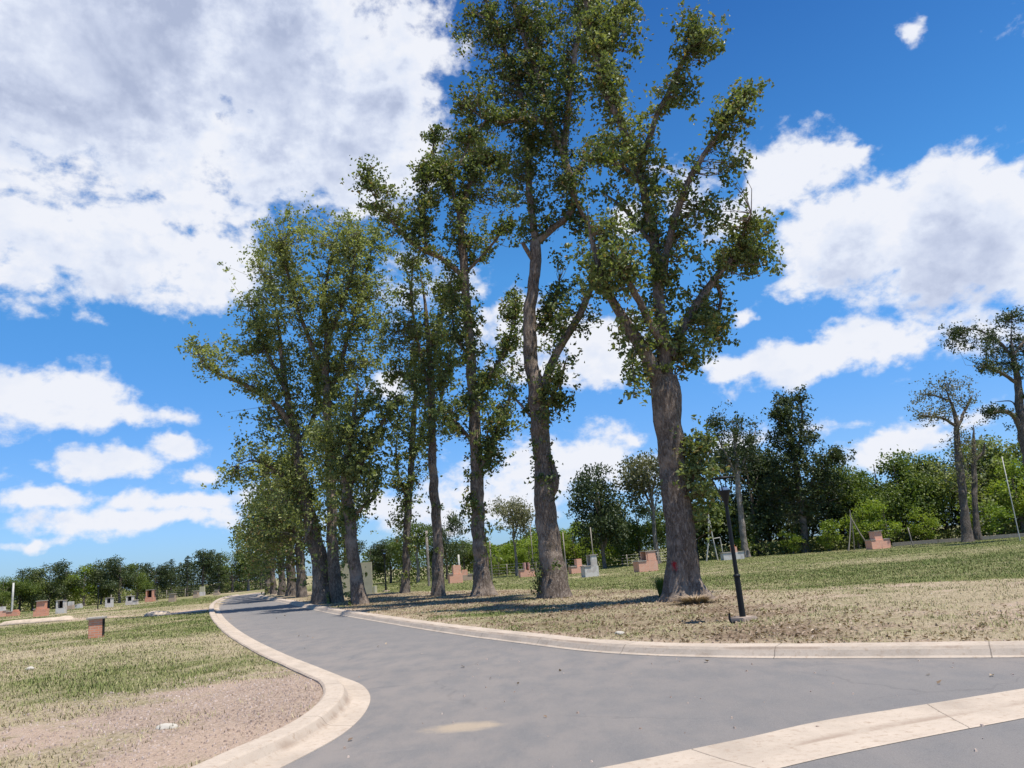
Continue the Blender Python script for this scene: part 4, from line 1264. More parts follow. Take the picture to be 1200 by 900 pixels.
# traced trees of the right background
traced_tree('tall_tree', 'tall tree with slim pale leaning trunk and dark tufted head behind the near lamp', 'tree', GR, 76.0, [
    ([(875, 652, 9), (870, 620, 8), (866, 580, 7), (863, 545, 6), (861, 515, 4), (858, 495, 2)], 0, 0, .6, .6),
    ([(864, 560, 4), (852, 535, 3), (842, 515, 2), (834, 500, 1.5)], 0, -1.5, 2.0, .9),
    ([(865, 555, 4), (876, 530, 3), (884, 510, 2), (886, 495, 1.5)], 0, 1.5, 2.0, .9),
], [(845, 505, 20, 15, 55), (872, 512, 20, 16, 60), (855, 530, 20, 14, 45), (835, 495, 10, 8, 16), (885, 540, 12, 16, 26), (840, 545, 12, 12, 20), (868, 495, 16, 8, 24)],
    MAT['leaf_dark'], MAT['bark_pale'], .24, 41, 22, .5, .3, seg=10)
traced_tree('conifer', 'tallest dark conifer, ragged twin tips against the sky right of the near lamp', 'tree', GR, 77.0, [
    ([(944, 646, 11), (941, 610, 9), (936, 570, 8), (930, 530, 6), (924, 495, 4), (918, 466, 2)], 0, 0, 2.5, .8),
    ([(931, 540, 5), (938, 510, 4), (940, 480, 3), (936, 461, 1.5)], 0, .6, 3, .7),
    ([(927, 515, 4), (914, 495, 3), (906, 482, 1.5)], 0, -1, 3, .7),
    ([(938, 585, 5), (956, 558, 4), (976, 532, 2)], 0, -1.5, 3, .9),
    ([(938, 590, 5), (918, 568, 4), (904, 552, 2)], 0, 1.5, 3, .9),
], [(918, 468, 8, 9, 30), (935, 466, 6, 8, 20), (908, 484, 9, 7, 26), (926, 490, 15, 16, 70), (942, 492, 9, 7, 24), (914, 512, 15, 14, 60), (936, 520, 18, 18, 90), (952, 512, 8, 8, 22), (922, 545, 20, 18, 90), (948, 545, 20, 18, 90), (970, 534, 14, 10, 44), (982, 540, 7, 8, 18), (912, 572, 20, 16, 70), (940, 575, 24, 18, 100), (968, 566, 18, 16, 70), (920, 600, 18, 14, 50), (958, 598, 20, 14, 60), (984, 580, 12, 14, 30)],
    MAT['leaf_dark'], MAT['bark_far'], .27, 47, 24, .5, .3, seg=10)
traced_tree('pine_tree', 'pair of bare leaning trunks with thin grey dying crown, left of the tall right pine', 'tree', GR, 68.0, [
    ([(1134, 633, 15), (1130, 600, 11), (1126, 560, 10), (1122, 520, 8), (1120, 490, 6), (1112, 465, 4), (1106, 445, 2)], 0, 0, .8, .7),
    ([(1146, 632, 12), (1143, 600, 9), (1142, 560, 8), (1141, 525, 7), (1141, 498, 5)], 1.0, 1.2, 1.2, .6),
    ([(1121, 500, 5), (1104, 490, 4), (1088, 488, 3), (1076, 486, 1.5)], 0, -1.2, 1.5, .6),
    ([(1121, 505, 5), (1132, 478, 4), (1140, 462, 2)], 0, 1.2, 1.5, .6),
    ([(1113, 470, 3.5), (1096, 464, 3), (1082, 462, 1.5)], -.2, 1.2, 1.5, .6),
    ([(1143, 540, 5), (1152, 530, 4), (1154, 518, 2)], 1.1, .6, .4, .4),
], [(1100, 455, 18, 12, 34), (1120, 452, 16, 12, 30), (1085, 470, 14, 10, 22), (1080, 490, 10, 7, 16), (1098, 486, 16, 10, 26), (1130, 466, 14, 10, 22), (1112, 478, 14, 8, 20), (1120, 540, 12, 30, 50), (1135, 520, 10, 16, 24)],
    MAT['leaf_grey'], MAT['bark_far'], .20, 43, 17, .5, .4, seg=10)
traced_tree('pine_tree', 'tallest pine at the right edge, dark flat tufts on crooked limbs', 'tree', GR, 60.0, [
    ([(1222, 628, 18), (1215, 590, 15), (1208, 550, 14), (1200, 515, 13), (1196, 480, 12), (1193, 450, 9), (1188, 420, 7), (1185, 395, 4), (1186, 372, 2)], 0, 0, .0, .6),
    ([(1199, 510, 9), (1190, 490, 8), (1178, 482, 7), (1162, 484, 4), (1150, 484, 2)], 0, -.8, .8, .5),
    ([(1193, 450, 6), (1175, 438, 5), (1160, 432, 3), (1146, 430, 1.5)], 0, -1.5, 1.5, .5),
    ([(1190, 425, 5), (1172, 402, 4), (1150, 388, 3), (1124, 384, 1.5)], 0, 1.2, 1.5, .5),
    ([(1188, 415, 5), (1205, 395, 4), (1225, 375, 2)], 0, 1.0, 2, .6),
    ([(1196, 470, 5), (1215, 445, 4), (1240, 430, 2)], 0, -1.2, 2, .6),
    ([(1190, 476, 2.5), (1184, 470, 2), (1166, 471, 1)], 0, .6, 0, .3),
], [(1135, 386, 18, 9, 55), (1128, 398, 12, 7, 26), (1160, 398, 20, 12, 60), (1185, 375, 16, 12, 50), (1200, 400, 20, 18, 70), (1170, 420, 22, 12, 55), (1150, 434, 14, 7, 26), (1195, 430, 20, 14, 50), (1158, 484, 14, 7, 32), (1230, 380, 24, 16, 50), (1240, 430, 20, 14, 40), (1150, 412, 12, 8, 20)],
    MAT['leaf_dark'], MAT['bark_far'], .19, 45, 24, .42, .3, seg=12)

# undergrowth at the feet of the treelines: nobody could count it
def thicket(segs, seed, n, h, leaf_m, leaf=.3):
    rng = np.random.default_rng(seed)
    A = np.array([column(px, D) for px, D in segs])
    s = np.concatenate([[0], np.cumsum(np.linalg.norm(np.diff(A, axis=0), axis=1))])
    t = rng.uniform(0, s[-1], n)
    P_ = np.stack([np.interp(t, s, A[:, i]) for i in range(3)], 1)
    hh = h * (.45 + .9 * fbm2(t, t * 0, .35, 3, seed))
    P_[:, 1] += rng.uniform(-1, 3.5, n)
    P_[:, 2] = hh * rng.uniform(0, 1, n) ** .7
    V, Q = leaf_quads(P_, leaf, rng)
    return mesh_np('undergrowth', V, Q, mat=leaf_m)


for segs, sd, n, h, lm in [
    ([(-90, 92), (60, 100), (200, 114), (312, 128)], 201, 26000, 4.6, 'leaf_dark'),
    ([(-90, 90), (60, 97), (200, 110), (300, 122)], 202, 6000, 1.6, 'leaf_olive'),
    ([(425, 92), (560, 98), (700, 90), (830, 88)], 203, 22000, 4.4, 'leaf_mid'),
    ([(820, 84), (950, 83), (1100, 86), (1260, 84)], 204, 36000, 6.5, 'leaf_dark'),
    ([(830, 78), (950, 77), (1100, 79), (1260, 78)], 205, 7000, 1.5, 'leaf_olive'),
    ([(560, 88), (640, 87), (740, 86)], 206, 12000, 4.0, 'leaf_light')]:
    tag(link('undergrowth', thicket(segs, sd, n, h, MAT[lm])), kind='stuff',
        label={201: 'dark thicket under the left treeline', 202: 'dry weeds along the foot of the left treeline', 203: 'green thicket beyond the lawn behind the tall row',
               204: 'dark thicket under the right treeline', 205: 'dry weeds along the foot of the right treeline', 206: 'yellow green hedge growth beyond the lawn'}[sd], cat='undergrowth')

# ------------------------------------------------------------------ lamp posts
def make_lamp():
    root = empty('street_lamp', (0, 0, 0))
    f = Geo(); f.boxv((0, 0, .0), (.44, .44, .14), .3, .9)
    link('footing', bevelled('footing', f, MAT['footing'], .02), root)
    s = Geo(); s.tube(np.array([[0, 0, .05], [0, 0, .85], [0, 0, .855], [0, 0, .86]]), [.062, .058, .058, .045], 18)
    link('sleeve', s.mesh('sleeve', MAT['black'], True), root)
    c = Geo(); c.tube(np.array([[0, 0, .80], [0, 0, .805], [0, 0, .845], [0, 0, .85]]), [.058, .07, .07, .058], 18)
    link('collar', c.mesh('collar', MAT['black'], True), root)
    p = Geo(); p.tube(np.array([[0, 0, .85], [0, 0, 1.6], [0, 0, 2.2]]), [.044, .040, .036], 16)
    link('pole', p.mesh('pole', MAT['black'], True), root)
    h = Geo(); h.tube(np.array([[0, 0, 2.16], [0, 0, 2.22], [0, 0, 2.36], [0, 0, 2.46], [0, 0, 2.465], [0, 0, 2.465]]), [.036, .045, .085, .125, .125, .001], 20)
    head = link('lantern', h.mesh('lantern', MAT['black'], True), root)
    l = Geo(); l.tube(np.array([[0, 0, 2.465], [0, 0, 2.50], [0, 0, 2.53], [0, 0, 2.535]]), [.085, .085, .06, .001], 18)
    link('lamp', l.mesh('lamp', MAT['lens'], True), head)
    for k in range(4):
        a = math.pi / 4 + k * math.pi / 2
        b = Geo(); b.tube(np.array([[math.cos(a) * .118, math.sin(a) * .118, 2.45], [math.cos(a) * .215, math.sin(a) * .215, 2.71]]), [.012, .012], 8)
        link('strut', b.mesh('strut', MAT['black'], True), head)
    q = Geo(); q.tube(np.array([[0, 0, 2.70], [0, 0, 2.70], [0, 0, 2.715], [0, 0, 2.735], [0, 0, 2.75]]), [.001, .225, .235, .12, .001], 24)
    link('cap', q.mesh('cap', MAT['black'], True), head)
    return root


def land_at(p):
    p = np.array(p, float)
    p[2] = land_z(np.array([p[0]]), np.array([p[1]]))[0]
    return p


LG = 'black lamp posts of the park'
lamp0 = make_lamp()
pn = ground(871, 727, .1)
lamp0.location = tuple(land_at(pn)); lamp0.rotation_euler = (0, math.radians(-.6), .25); lamp0.scale = (1.0, 1.0, 1.03)
tag(lamp0, 'near black lamp post on a concrete footing right of the thickest tree', 'street lamp', LG)
l2 = copy_tree(lamp0); l2.location = tuple(land_at(column(452.5, 56))); l2.scale = (1.1, 1.1, 1.05)
tag(l2, 'far black lamp post with white head, left of the thin leafy trunk', 'street lamp', LG)
l3 = copy_tree(lamp0); l3.location = tuple(land_at(column(114.5, 70))); l3.scale = (.85, .85, .82)
tag(l3, 'distant black lamp post seen above the brick pillar on the left lawn', 'street lamp', LG)
l4 = copy_tree(lamp0); l4.location = tuple(land_at(column(184, 92))); l4.scale = (.9, .9, .85)
tag(l4, 'tiny far black lamp post right of the tall red brick barbecue', 'street lamp', LG)

# short bent black tube beside the near footing
g_ = Geo(); e = np.array(land_at(ground(858, 731, .1)))
g_.tube(catmull([[.06, .0, .05], [.0, .0, .03], [-.03, .02, .10], [-.02, .02, .2]], .03), .022, 8)
tag(link('bent_tube', g_.mesh('bent_tube', MAT['black'], True), None, tuple(e)), 'short bent black tube standing beside the near lamp footing', 'pipe')


# ------------------------------------------------------------------ brick pillar and barbecues
def part_box(name, root, mat, boxes, w=.01):
    g2 = Geo()
    for c, s in boxes: g2.boxv(c, s)
    return link(name, bevelled(name, g2, mat, w), root)


def make_pillar(p):
    r = empty('brick_pillar', tuple(land_at(p)), math.radians(20))
    # three brick walls, open on the right side, under a cast cap
    part_box('wall', r, MAT['brick'], [((0, -.18, .30), (.42, .10, .66)), ((0, .18, .30), (.42, .10, .66)), ((-.18, 0, .30), (.10, .256, .66)), ((.05, 0, .02), (.352, .256, .10))], .006)
    part_box('shade_sheet', r, MAT['dark_lining'], [((.222, 0, .35), (.022, .40, .54))], .002)  # added near-black sheet, paints in the shade of the open side
    part_box('cap', r, MAT['slab'], [((0, 0, .662), (.58, .58, .075))], .02)
    return tag(r, 'short red brick pillar with a pale concrete cap on the left lawn', 'pillar')


make_pillar(ground(112.5, 747.5, .08))


def barbecue(px, D, rz, label, base_m, tower_m, w=1.5, d=.8, h=.62, tower=(-.1, .75), th=1.28, slab=True, opening='front', cap=True, group='brick barbecues on the lawn', name='barbecue', left_ext=0):
    """base counter with a fireplace tower over part of it"""
    r = empty(name, tuple(land_at(column(px, D))), rz)
    part_box('base', r, base_m, [((0, 0, h / 2 - .04), (w, d, h + .08))])
    x0, x1 = tower
    if x0 > -w / 2 + .15 and slab:
        part_box('counter', r, MAT['slab'], [(((-w / 2 + x0) / 2 - .02, 0, h + .03), (x0 + w / 2 - .012 + .04, d + .08, .06))], .01)
    if x1 < w / 2 - .15 and slab:
        part_box('counter', r, MAT['slab'], [(((w / 2 + x1) / 2 + .02, 0, h + .03), (w / 2 - x1 - .012 + .04, d + .08, .06))], .01)
    tw = x1 - x0; cx = (x0 + x1) / 2; zc = (h + th) / 2 + .002; hh = th - h
    if opening == 'front':
        b = [((cx, d / 2 - .07, zc), (tw, .13, hh)), ((x0 + .07, -.068, zc), (.14, d - .14, hh)), ((x1 - .07, -.068, zc), (.14, d - .14, hh))]
        inner = [((cx, d / 2 - .142, zc), (tw - .29, .01, hh - .01))]
    elif opening == 'left':
        b = [((cx, d / 2 - .07, zc), (tw, .13, hh)), ((cx + .002, -d / 2 + .07, zc), (tw * .72, .13, hh)), ((x1 - .07, 0, zc), (.14, d - .275, hh)), ((x0 + .05, -d / 2 + .06, zc), (.08, .08, hh))]
        inner = [((x1 - .146, 0, zc), (.01, d - .29, hh - .01))]
    else:
        b = [((cx, 0, zc), (tw, d * .8, hh))]
        inner = None
    t_ = part_box('fireplace', r, tower_m, b)
    if inner: part_box('dark_lining', r, MAT['dark_lining'], inner, .001)  # thin near-black sheet lining the inside of the fireplace
    if cap: part_box('cap', r, MAT['slab'], [((cx, 0, th + .035), (tw + .08, d + .06, .06))], .01)
    return tag(r, label, 'barbecue', group)


BB = [
    (757.5, 55, .30, 'red brick barbecue with one low counter on its left, just left of the thickest trunk', 'brick_pink', 'brick_pink', dict(w=1.45, d=.9, h=.70, tower=(-.1, .72), th=1.32, opening='left')),
    (692, 54, .28, 'whitewashed two-tier barbecue with flat roof slab, right of the second tall trunk', 'brick_white', 'brick_white', dict(w=1.0, d=.8, h=.68, tower=(-.02, .49), th=1.38, opening='left')),
    (677, 66, .3, 'small red brick barbecue peeping out left of the whitewashed one', 'brick_pink', 'brick_pink', dict(w=1.3, d=.7, h=.55, tower=(-.1, .35), th=1.15, opening='none', cap=False)),
    (859, 71, .1, 'low whitish barbecue with an orange top piece behind the near lamp post', 'brick_white', 'brick_pink', dict(w=1.9, d=.8, h=.62, tower=(.0, .4), th=1.1, opening='none', cap=False)),
    (1030, 70, .3, 'pink brick T-shaped barbecue with white slabs beside the wooden tripod', 'brick_pink', 'brick_pink', dict(w=2.0, d=.8, h=.78, tower=(-.5, .32), th=1.5, opening='none')),
    (534, 66, .3, 'red brick stepped barbecue between the airy tree and the third tall trunk', 'brick_pink', 'brick_pink', dict(w=1.1, d=.7, h=.75, tower=(-.2, .45), th=1.45, opening='none', cap=False)),
    (546, 72, .1, 'low buff brick barbecue close to the left of the third tall trunk', 'brick_buff', 'brick_pink', dict(w=1.2, d=.7, h=.5, tower=(-.35, .2), th=.95, opening='none', cap=False)),
    (618, 68, .2, 'pale pink barbecue beside the lone leaning pale trunk', 'brick_pink', 'pink', dict(w=1.3, d=.7, h=.6, tower=(-.25, .25), th=1.2, opening='front', cap=False)),
    (48, 64, .25, 'red brick stepped barbecue with grey top, largest on the left lawn', 'brick', 'brick', dict(w=.95, d=.7, h=.55, tower=(-.3, .33), th=1.15, opening='none')),
    (71.5, 68, .2, 'whitewashed narrow barbecue right of the red stepped one on the left', 'brick_white', 'brick_white', dict(w=.7, d=.6, h=.45, tower=(-.34, .34), th=1.05, opening='front')),
    (82.5, 82, .1, 'small cream barbecue behind the whitewashed narrow one on the left', 'brick_buff', 'brick_white', dict(w=.6, d=.6, h=.4, tower=(-.2, .25), th=.8, opening='none', cap=False)),
    (91.5, 86, .1, 'low white slab-topped barbecue, flattest one on the left lawn', 'brick_white', 'brick_white', dict(w=.7, d=.6, h=.35, tower=(.0, .3), th=.48, opening='none', cap=False)),
    (128, 78, .2, 'cream square barbecue just right of the lamp post above the pillar', 'brick_white', 'brick_white', dict(w=.62, d=.6, h=.4, tower=(-.3, .3), th=.85, opening='front')),
    (154.5, 82, .2, 'white barbecue with a low wing to its right, midway along the left treeline', 'brick_white', 'brick_white', dict(w=1.1, d=.6, h=.4, tower=(-.5, .15), th=.85, opening='front')),
    (176, 92, .1, 'tall red brick barbecue with dark top at the edge of the left treeline', 'brick', 'brick', dict(w=.95, d=.7, h=.5, tower=(-.4, .4), th=1.3, opening='front')),
    (202, 80, .1, 'flat-capped buff barbecue on the lawn left of the road end', 'brick_buff', 'brick_buff', dict(w=.6, d=.6, h=.4, tower=(-.28, .28), th=.75, opening='none')),
    (230, 94, .1, 'tiny buff barbecue near the road end', 'brick_buff', 'brick_buff', dict(w=.6, d=.6, h=.4, tower=(-.25, .2), th=.75, opening='none')),
    (237, 106, .1, 'pale cream upright block in front of the slender tall tree', 'brick_white', 'cream', dict(w=.66, d=.6, h=.5, tower=(-.3, .3), th=1.2, opening='none', cap=False)),
    (254, 100, .1, 'tiny low buff barbecue beside the kerb at the road end', 'brick_buff', 'brick_buff', dict(w=.7, d=.6, h=.35, tower=(-.2, .2), th=.6, opening='none')),
    (15, 72, .2, 'low red brick barbecue near the left edge in front of the white post', 'brick', 'brick', dict(w=.95, d=.6, h=.4, tower=(.05, .4), th=.55, opening='none', cap=False)),
    (2, 74, .2, 'pinkish barbecue cut by the left edge of the photo', 'brick_pink', 'brick_white', dict(w=.9, d=.7, h=.5, tower=(-.3, .2), th=.9, opening='none', cap=False)),
]
for (px, D, rz, lab, bm_, tm_, kw) in BB:
    r = barbecue(px, D, rz, lab, MAT[bm_], MAT[tm_], **kw)
    if 'orange' in lab:
        part_box('top_piece', r, MAT['orange'], [((.2, 0, 1.19), (.22, .22, .16))], .01)


# ------------------------------------------------------------------ posts, tripod, swing frame, fences, panel
def pole_thing(name, label, cat, pts_list, mat, base, group=None, r=.05, rz=0):
    root = empty(name, tuple(base), rz)
    for i, (nm, pts, rr) in enumerate(pts_list):
        g2 = Geo(); g2.tube(np.array(pts, float), rr, 8, .06, i)
        link(nm, g2.mesh(nm, mat, True), root)
    return tag(root, label, cat, group)


def post(px, D, top, label, mat, r=.05, lean=0.0, name='post'):
    b = land_at(column(px, D)); h = height_for(b, top) - b[2]
    g2 = Geo(); g2.tube(np.array([[0, 0, -.1], [lean * h * .5, 0, h * .5], [lean * h, 0, h], [lean * h, 0, h + .005]]), [r, r, r * .9, .001], 10, .04, int(px))
    o = link(name, g2.mesh(name, mat, True), None, tuple(b))
    return tag(o, label, 'post', 'thin upright posts on the lawns')


post(664, 66, 624, 'thin pale green post just right of the second tall trunk', MAT['wood'], .05)
post(697, 66, 618, 'thin whitish post rising behind the whitewashed two-tier barbecue', MAT['wood'], .045)
post(626, 72, 612, 'thin pole left of the second tall trunk in the yellow green growth', MAT['wood'], .04)
post(577, 66, 634, 'whitish post right beside the third tall trunk', MAT['bark_pale'], .06)
post(503, 62, 622, 'whitish rough birch-like trunk just left of the airy slim trunk', MAT['bark_pale'], .11)  # birch-like trunk drawn as a plain upright
post(539, 80, 650, 'short whitish post beyond the lawn between the airy tree and the third trunk', MAT['white'], .10)
post(13.5, 82, 683, 'white peeling post at the far left in front of the trees', MAT['white'], .10)
post(170.5, 92, 699, 'short whitish post left of the tall red brick barbecue', MAT['white'], .07)
post(1196, 58, 535, 'white pole leaning past the right edge pine', MAT['white'], .035)
post(1070, 72, 618, 'short grey stake right of the T-shaped barbecue', MAT['wood'], .05, -.1)
# wooden tripod beside the T-shaped barbecue
b = land_at(column(1004, 71))
pole_thing('wooden_tripod', 'tall tripod of thin wooden poles beside the T-shaped barbecue', 'tripod', [
    ('pole', [[-.85, -.3, 0], [-.3, 0, 1.7], [.0, 0, 3.0]], .045), ('pole', [[.15, .7, 0], [.05, .2, 1.7], [0, 0, 3.6]], .05), ('pole', [[1.15, -.3, 0], [.5, 0, 1.6], [-.1, 0, 3.1]], .05), ('pole', [[-.4, .9, 0], [-.2, .3, 1.3], [.0, .1, 2.5]], .04)], MAT['wood'], b, rz=.05)
# wooden swing frame left of the near lamp
b = land_at(column(838, 72))
pole_thing('wooden_swingframe', 'pale A-shaped scaffold of wooden poles left of the near lamp post', 'swingframe', [
    ('pole', [[-.75, 0, 0], [-.3, 0, 2.0], [-.05, 0, 4.1]], .06), ('pole', [[.3, .1, 0], [.1, .1, 2.0], [-.05, .05, 4.2]], .055), ('crossbar', [[.15, -.06, 1.95], [.7, -.06, 2.0], [.72, -.06, 2.0]], .035), ('pole', [[.82, -.06, 0], [.76, -.06, 1.2], [.72, -.06, 1.98]], .035)], MAT['white'], b)


def fence(label, pts, hgt, gap, wires, mat_post, r=.05):
    A = np.array([land_at(column(px, D)) for px, D in pts])
    s = np.concatenate([[0], np.cumsum(np.linalg.norm(np.diff(A, axis=0), axis=1))])
    t = np.arange(0, s[-1], gap)
    root = empty('wire_fence', tuple(A[0]))
    P_ = np.stack([np.interp(t, s, A[:, i]) for i in range(3)], 1)
    rng = np.random.default_rng(len(t))
    first = None
    for p in P_:
        if first is None:
            g2 = Geo(); g2.tube(np.array([[0, 0, -.1], [0, 0, hgt * .5], [0, 0, hgt], [0, 0, hgt + .004]]), [r, r, r * .9, .001], 7, .06, 3)
            o = first = link('post', g2.mesh('post', mat_post, True), root)
        else:
            o = first.copy(); COL.objects.link(o); o.parent = root
        o.location = tuple(p - A[0]); o.rotation_euler = (rng.normal() * .03, rng.normal() * .03, rng.uniform(0, 6))
    for k in range(wires):
        g2 = Geo(); g2.tube(P_ - A[0] + np.array([0, 0, hgt * (.25 + .7 * k / max(1, wires - 1))]), .008, 4)
        link('wire', g2.mesh('wire', MAT['wire']), root)
    return tag(root, label, 'fence')


fence('old wire fence on thin posts in front of the hedge beyond the middle lawn', [(560, 80), (640, 79), (740, 78), (835, 77)], 1.15, 3.0, 4, MAT['wood'])
fence('thin wire fence on posts along the foot of the left treeline', [(130, 96), (200, 106), (270, 116)], 1.1, 3.2, 4, MAT['wood'])

# cream upright panel behind the trunks
b = land_at(column(417, 54))
r = empty('cream_panel', tuple(b), -.08)
part_box('board', r, MAT['cream'], [((0, 0, 1.02), (2.35, .12, 2.16))], .015)
part_box('buttress', r, MAT['cream'], [((1.28, .25, .25), (.12, .6, .5))], .01)
tag(r, 'large cream upright panel on the lawn half hidden by trunks', 'panel')

# low kerb-like wall at the foot of the right treeline
A = np.array([land_at(column(px, D)) for px, D in [(1046, 74), (1100, 73), (1160, 72), (1215, 71), (1260, 70)]])
g2 = Geo()
for p, q in zip(A[:-1], A[1:]):
    c = (p + q) / 2; L = np.linalg.norm(q - p); a = math.atan2(q[1] - p[1], q[0] - p[0])
    g2.boxv((c[0], c[1], c[2] + .12), (L - .004, .25, .44), a)
tag(link('low_wall', bevelled('low_wall', g2, MAT['wood'], .02)), 'low dull wall running right from the T-shaped barbecue', 'wall')


# ------------------------------------------------------------------ stones, mounds, tufts
def rock(name, p, s, mat, label, cat, seed, group=None):
    bm = bmesh.new()
    bmesh.ops.create_icosphere(bm, subdivisions=3, radius=1.0)
    co = np.array([v.co[:] for v in bm.verts])
    k = .72 + .56 * fbm(co * 1.3 + seed * 5.3, 3, seed)
    for v, kk in zip(bm.verts, k):
        v.co = Vector((v.co.x * s[0] * kk, v.co.y * s[1] * kk, max(v.co.z * kk, -.3) * s[2]))
    me = bpy.data.meshes.new(name); bm.to_mesh(me); bm.free()
    me.polygons.foreach_set('use_smooth', [True] * len(me.polygons))
    me.materials.append(mat)
    return tag(link(name, me, None, tuple(land_at(p))), label, cat, group)


rock('stone', ground(195, 851, .1), (.12, .07, .05), MAT['stone'], 'flat pale stone lying on the bare earth near the road corner', 'stone', 1)
rock('stone', ground(35, 785, .1), (.09, .07, .06), MAT['stone'], 'pale stone in the dry grass below the brick pillar, at the left', 'stone', 2)
rock('stone', ground(726, 742, .1), (.10, .08, .06), MAT['stone'], 'pale stone by the right kerb in front of the tree shadow', 'stone', 3)
rock('earth_mound', ground(184, 722, .05), (.72, .6, .26), MAT['sand'], 'pale mound of rubble earth beside the track on the left', 'mound', 5)
rock('earth_mound', ground(40, 731, .05), (2.4, .6, .26), MAT['sand'], 'long low heap of pale earth along the track at the far left', 'mound', 6)
rock('earth_mound', ground(75, 728, .05), (.55, .4, .3), MAT['sand'], 'small pale heap just left of the brick pillar', 'mound', 7)


def tuft(name, p, n, h, spread_, label, leaf_m, seed, broad=False):
    rng = np.random.default_rng(seed)
    base = land_at(p)
    g2 = Geo()
    a = rng.uniform(0, 2 * math.pi, n); rr = spread_ * .35 * np.sqrt(rng.uniform(0, 1, n))
    B0 = np.stack([np.cos(a) * rr, np.sin(a) * rr, np.full(n, -.02)], 1)
    out_ = np.stack([np.cos(a), np.sin(a), np.zeros(n)], 1) * (spread_ * rng.uniform(.2, 1, n))[:, None]
    hh = h * rng.uniform(.5, 1.1, n)
    B2 = B0 + out_; B2[:, 2] = hh
    B1 = (B0 + B2) / 2 - out_ * .22; B1[:, 2] = hh * .62
    sd = np.stack([-np.sin(a), np.cos(a), np.zeros(n)], 1) * (.012 if not broad else .02)
    V = np.stack([B0 - sd, B0 + sd, B1 + sd * .9, B1 - sd * .9, B2 + sd * .15, B2 - sd * .15], 1).reshape(-1, 3)
    k = (np.arange(n) * 6)[:, None]
    Q = np.concatenate([k + np.array([0, 1, 2, 3]), k + np.array([3, 2, 4, 5])])
    me = mesh_np(name, V, Q, mat=leaf_m)
    return tag(link(name, me, None, tuple(base)), label, 'plant')


tuft('grass_tuft', ground(777, 699, .1), 260, .62, .34, 'dark spiky grass tuft at the left foot of the thickest trunk', MAT['leaf_mid'], 1)
tuft('dry_shoots', ground(815, 707, .1), 520, .20, .70, 'low spread of dry reddish shoots at the right foot of the thickest trunk', MAT['litter'], 2)
# sucker shrub at the second trunk
rngs = np.random.default_rng(77)
b = land_at(column(634, 30.0))
stem, lc = Geo(), []
for k in range(9):
    a = rngs.uniform(0, 6.28); hh = rngs.uniform(.5, 1.9)
    tip = np.array([math.cos(a) * .25, math.sin(a) * .25, hh])
    stem.tube(catmull([[0, 0, -.05], [tip[0] * .3, tip[1] * .3, hh * .5], list(tip)], .15), .01, 5)
    s = rngs.uniform(.15, 1, 70)[:, None]
    lc.append(tip * s + rngs.normal(size=(70, 3)) * .09)
r = empty('shrub', tuple(b))
link('stems', stem.mesh('stems', MAT['bark_far'], True), r)
V, Q = leaf_quads(np.vstack(lc), .09, rngs)
link('foliage', mesh_np('foliage', V, Q, mat=MAT['leaf']), r)
tag(r, 'leafy sucker shrub against the left side of the second tall trunk', 'shrub')

# ------------------------------------------------------------------ grass and litter (uncountable)
def in_view(P_, margin=40):
    d = P_ - EYE
    f = d @ FWD
    u = 600 + F_PX * (d @ CR) / f; v = 450 - F_PX * (d @ CU) / f
    return (f > 1) & (u > -margin * 3) & (u < 1200 + margin * 3) & (v < 900 + margin * 3)


def grass(n, n_far, seed):
    rng = np.random.default_rng(seed)
    Yv = np.concatenate([5.2 + (38 - 5.2) * rng.uniform(0, 1, n) ** 1.25, 30 + 62 * rng.uniform(0, 1, n_far) ** 1.1])
    n = n + n_far
    Xv = rng.uniform(-.78, .78, n) * (Yv + 2.5)
    P_ = np.stack([Xv, Yv, np.zeros(n)], 1)
    P_ = P_[in_view(P_)]
    rd, dirt, green, litter, gravel = masks(P_[:, 0], P_[:, 1])
    clump = fbm2(P_[:, 0], P_[:, 1], 2.2, 4, 61)
    den = np.clip(1.15 + np.clip(clump - .6, 0, 1) * 3.0 - dirt * 1.15 - np.clip(litter, 0, 1) * .75 + (clump - .5) * 2.2 - gravel * .3, 0.02, 1)
    den = den * np.clip(.40 + green * .9, .25, 1)
    ok = (rd > .62) & (rng.uniform(0, 1, len(P_)) < den)
    P_ = P_[ok]; green = green[ok]; clump = clump[ok]; dirt = dirt[ok]
    P_[:, 2] = land_z(P_[:, 0], P_[:, 1])
    m = len(P_)
    h = (.016 + .042 * rng.uniform(0, 1, m) ** 2.5) * (.55 + 1.1 * clump) * (1 + .25 * (green > .6))
    a = rng.uniform(0, 2 * math.pi, m)
    lean = rng.uniform(.2, 1.3, m) * h
    o = np.stack([np.cos(a) * lean, np.sin(a) * lean, h], 1)
    wv = (.0033 + .00034 * P_[:, 1])[:, None] * np.stack([-np.sin(a), np.cos(a), np.zeros(m)], 1)
    V = np.stack([P_ - wv, P_ + wv, P_ + o * .6 + wv * .7 - np.array([0, 0, .002]), P_ + o + wv * .0], 1)
    V[:, 0, 2] -= .01; V[:, 1, 2] -= .01
    lush = np.clip(green + (clump - .5) * .9 + rng.normal(size=m) * .12, 0, 1)
    me = mesh_np('grass', V.reshape(-1, 3), np.arange(m * 4).reshape(m, 4), attrs=dict(lush=np.repeat(lush, 4)), mat=MAT['blades'])
    return tag(link('grass', me), 'short dry and green grass of the lawns', 'grass', kind='stuff')


grass(430000, 300000, 5)


